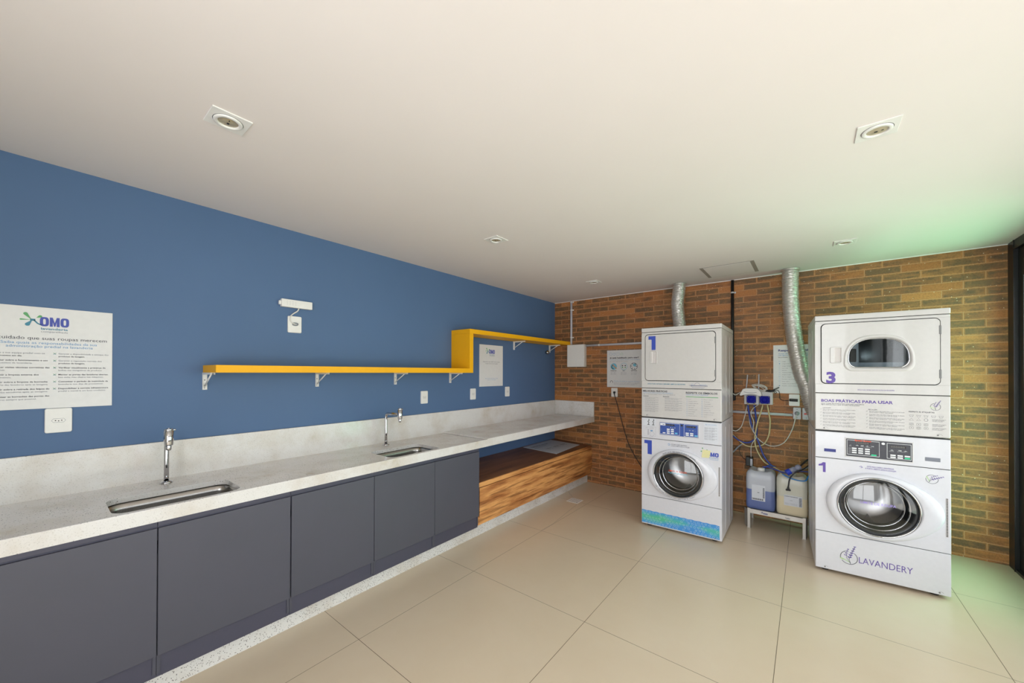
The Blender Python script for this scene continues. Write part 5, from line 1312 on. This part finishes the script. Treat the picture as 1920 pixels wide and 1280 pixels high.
m = MB(); text(m, FPd, 'MELHORES PRÁTICAS', .015, .243, .0155, w=.223, bold=.025); text(m, FPd, 'RESPEITE OS SÍMBOLOS', .399, .237, .0155, w=.252, bold=.025)
text(m, FPd, 'Lavagem', .018, .199, .009, w=.050, bold=.02); text(m, FPd, 'Secagem', .200, .199, .009, w=.055, bold=.02); m.build_split(0.04, 'headline', 'ink_dark', lp)
m = MB(); text(m, FPd, 'COMO LAVAR COM ECONOMIA E SEM DESPERDÍCIO', .018, .230, .008, w=.27); text(m, FPd, 'ANTES DE LAVAR VERIFIQUE', .399, .224, .008, w=.18)
for i in range(7): strip(m, FPd, [(.019, .189 - i * .0205), (.023, .184 - i * .0205)], .0018)
for i in range(9): strip(m, FPd, sq(.408, .189 - i * .0185, .004), .0012, True); strip(m, FPd, ell(.531, .189 - i * .0185, .004, .004, 10), .0012, True)
m.build('subheadline', 'ink_sky', lp)
m = MB(); rect(m, FPd, .399, .657, .207, .2125); m.build('green_rule', 'ink_green', lp)
m = MB(); text(m, FPd, 'Siga as dicas para lavar e secar com mais eficiência', .018, .217, .0075, w=.29)
fl = ['Separe as roupas por cor e tipo de tecido', 'antes de colocar na máquina', 'Não exceda o limite de roupa no tambor', 'feche bem o zíper das peças']
for i in range(7):
    text(m, FPd, fl[i % 4], .034, .186 - i * .0205, .0055, w=.125); text(m, FPd, fl[(i + 1) % 4], .034, .178 - i * .0205, .0055, w=.095)
    if i < 6: text(m, FPd, fl[(i + 2) % 4], .216, .186 - i * .021, .0055, w=.150); text(m, FPd, fl[(i + 3) % 4], .216, .178 - i * .021, .0055, w=.120)
TS = ['Lavar', 'Lavagem normal', 'Lavagem delicada', 'Lavar à mão', 'Não lavar', 'Temperatura 40', 'Centrifugar', 'Alvejante', 'Passar a ferro']
for i in range(9): text(m, FPd, TS[i], .420, .186 - i * .0185, .006, w=.005 * len(TS[i])); text(m, FPd, TS[8 - i], .545, .186 - i * .0185, .006, w=.005 * len(TS[8 - i]))
m.build('small_print', 'ink_grey', lp)
# --- right dryer
d2_, FPd, DF, lp, dd = dryer((2.886, -.986, 1.040), .0586, 'white tumble dryer with round-topped window in the door, on top of the right washer', True)
m = MB(); text(m, DF, '3', .064, .355, .074, w=.053, bold=.04); m.build('number', 'ink_purple', dd)
m = MB(); text(m, FPd, 'APÓS O USO, RETIRE FIAPO DO FILTRO DA SECADORA', .236, .302, .008, w=.188); m.build('lettering', 'ink_purple', d2_)
m = MB(); text(m, FPd, 'BOAS PRÁTICAS PARA USAR', .036, .213, .0190, w=.380, bold=.025); m.build('headline', 'ink_purple', lp)
m = MB(); text(m, FPd, 'Lavar roupas de forma prática com mais consciência', .036, .199, .0065, w=.235, bold=.01); text(m, FPd, 'Siga as dicas para lavar e secar da melhor forma possível', .036, .190, .0065, w=.21, bold=.01)
text(m, FPd, 'LAVAGEM', .045, .166, .007, w=.045); text(m, FPd, 'SECAGEM', .292, .166, .007, w=.045); text(m, FPd, 'RESPEITE AS ETIQUETAS', .492, .163, .008, w=.118, bold=.01)
for i in range(6):
    b_ = .156 - i * .0225
    for a_ in (.033, .284): strip(m, FPd, [(a_ - .003, b_ + .002), (a_, b_ - .001), (a_ + .004, b_ + .006)], .001)
    text(m, FPd, fl[i % 4] + ' e ' + fl[(i + 1) % 4], .045, b_, .0052, w=.180); text(m, FPd, fl[(i + 1) % 4], .045, b_ - .008, .0052, w=.13 + .02 * (i % 3))
    text(m, FPd, fl[(i + 2) % 4] + ' e ' + fl[i % 4], .297, b_, .0052, w=.175); text(m, FPd, fl[(i + 3) % 4], .297, b_ - .008, .0052, w=.12 + .02 * (i % 3))
for j_, b_ in enumerate((.140, .116, .084, .060)):
    for i in range(5 if j_ == 0 else 3):
        a_ = .504 + i * .034; R = .010
        if j_ == 0: strip(m, FPd, [(a_ - R, b_ + R * .6), (a_ - R * .6, b_ - R * .6), (a_ + R * .6, b_ - R * .6), (a_ + R, b_ + R * .6), (a_, b_ + R * .35)], .0012, True)
        elif j_ == 1: strip(m, FPd, [(a_ - R, b_ - R * .7), (a_ + R, b_ - R * .7), (a_, b_ + R * .8)] if i < 2 else ell(a_, b_, R * .9, R * .9, 14), .0012, True)
        else: strip(m, FPd, sq(a_, b_, R * .9), .0012, True); (shape(m, FPd, ell(a_, b_, .002, .002, 8)) if (i + j_) % 2 else strip(m, FPd, ell(a_, b_, .005, .005, 10), .0009, True))
    if j_: 
        for k_ in range(3): text(m, FPd, 'instruções da etiqueta', .600, b_ + .004 - k_ * .006, .004, w=.062 - .008 * k_)
m.build('small_print', 'ink_dark', lp)
lavender(FPd, lp, .615, .205, .023, -.1)

# ------------------------------------------------------------------ floor drain and cut tile lines
fd = thing('floor_drain', 'square white floor drain grate in front of the wooden bench', 'drain', (.752, -.782, 0))
m = MB(); m.box(-.072, .072, -.072, .072, 0.0, .0025, .0008, 1); m.build('frame', 'white_plastic', fd)
m = MB()
for i in range(5):
    for j_ in range(5):
        if (i + j_) % 2 == 0 or True: m.box(-.048 + i * .024 - .008, -.048 + i * .024 + .008, -.048 + j_ * .024 - .003, -.048 + j_ * .024 + .003, .0026, .0030)
m.build('grate_slot', 'ink_grey', fd)
m = MB(); m.lathe([(.0005, .0032), (.006, .0032), (.006, .0026)], (.05, -.045, 0), 'z', 12); m.build('grate_screw', 'seam_dark', fd)
FL = Plane((0, 0, 0), (1, 0, 0), (0, 1, 0))
m = MB()
for a_, b_ in (((.54, -.55), (.69, -.705)), ((.827, -.865), (.905, -1.50)), ((.905, -1.50), (.90, -1.69))): strip(m, FL, [a_, b_], .0022, False, .0004)
fl_ = [o for o in bpy.data.objects if o.name == 'floor'][0]
m.build('cut_line', 'screw_grey', fl_)

# the type helper is not part of the place
bpy.data.objects.remove(_fo)
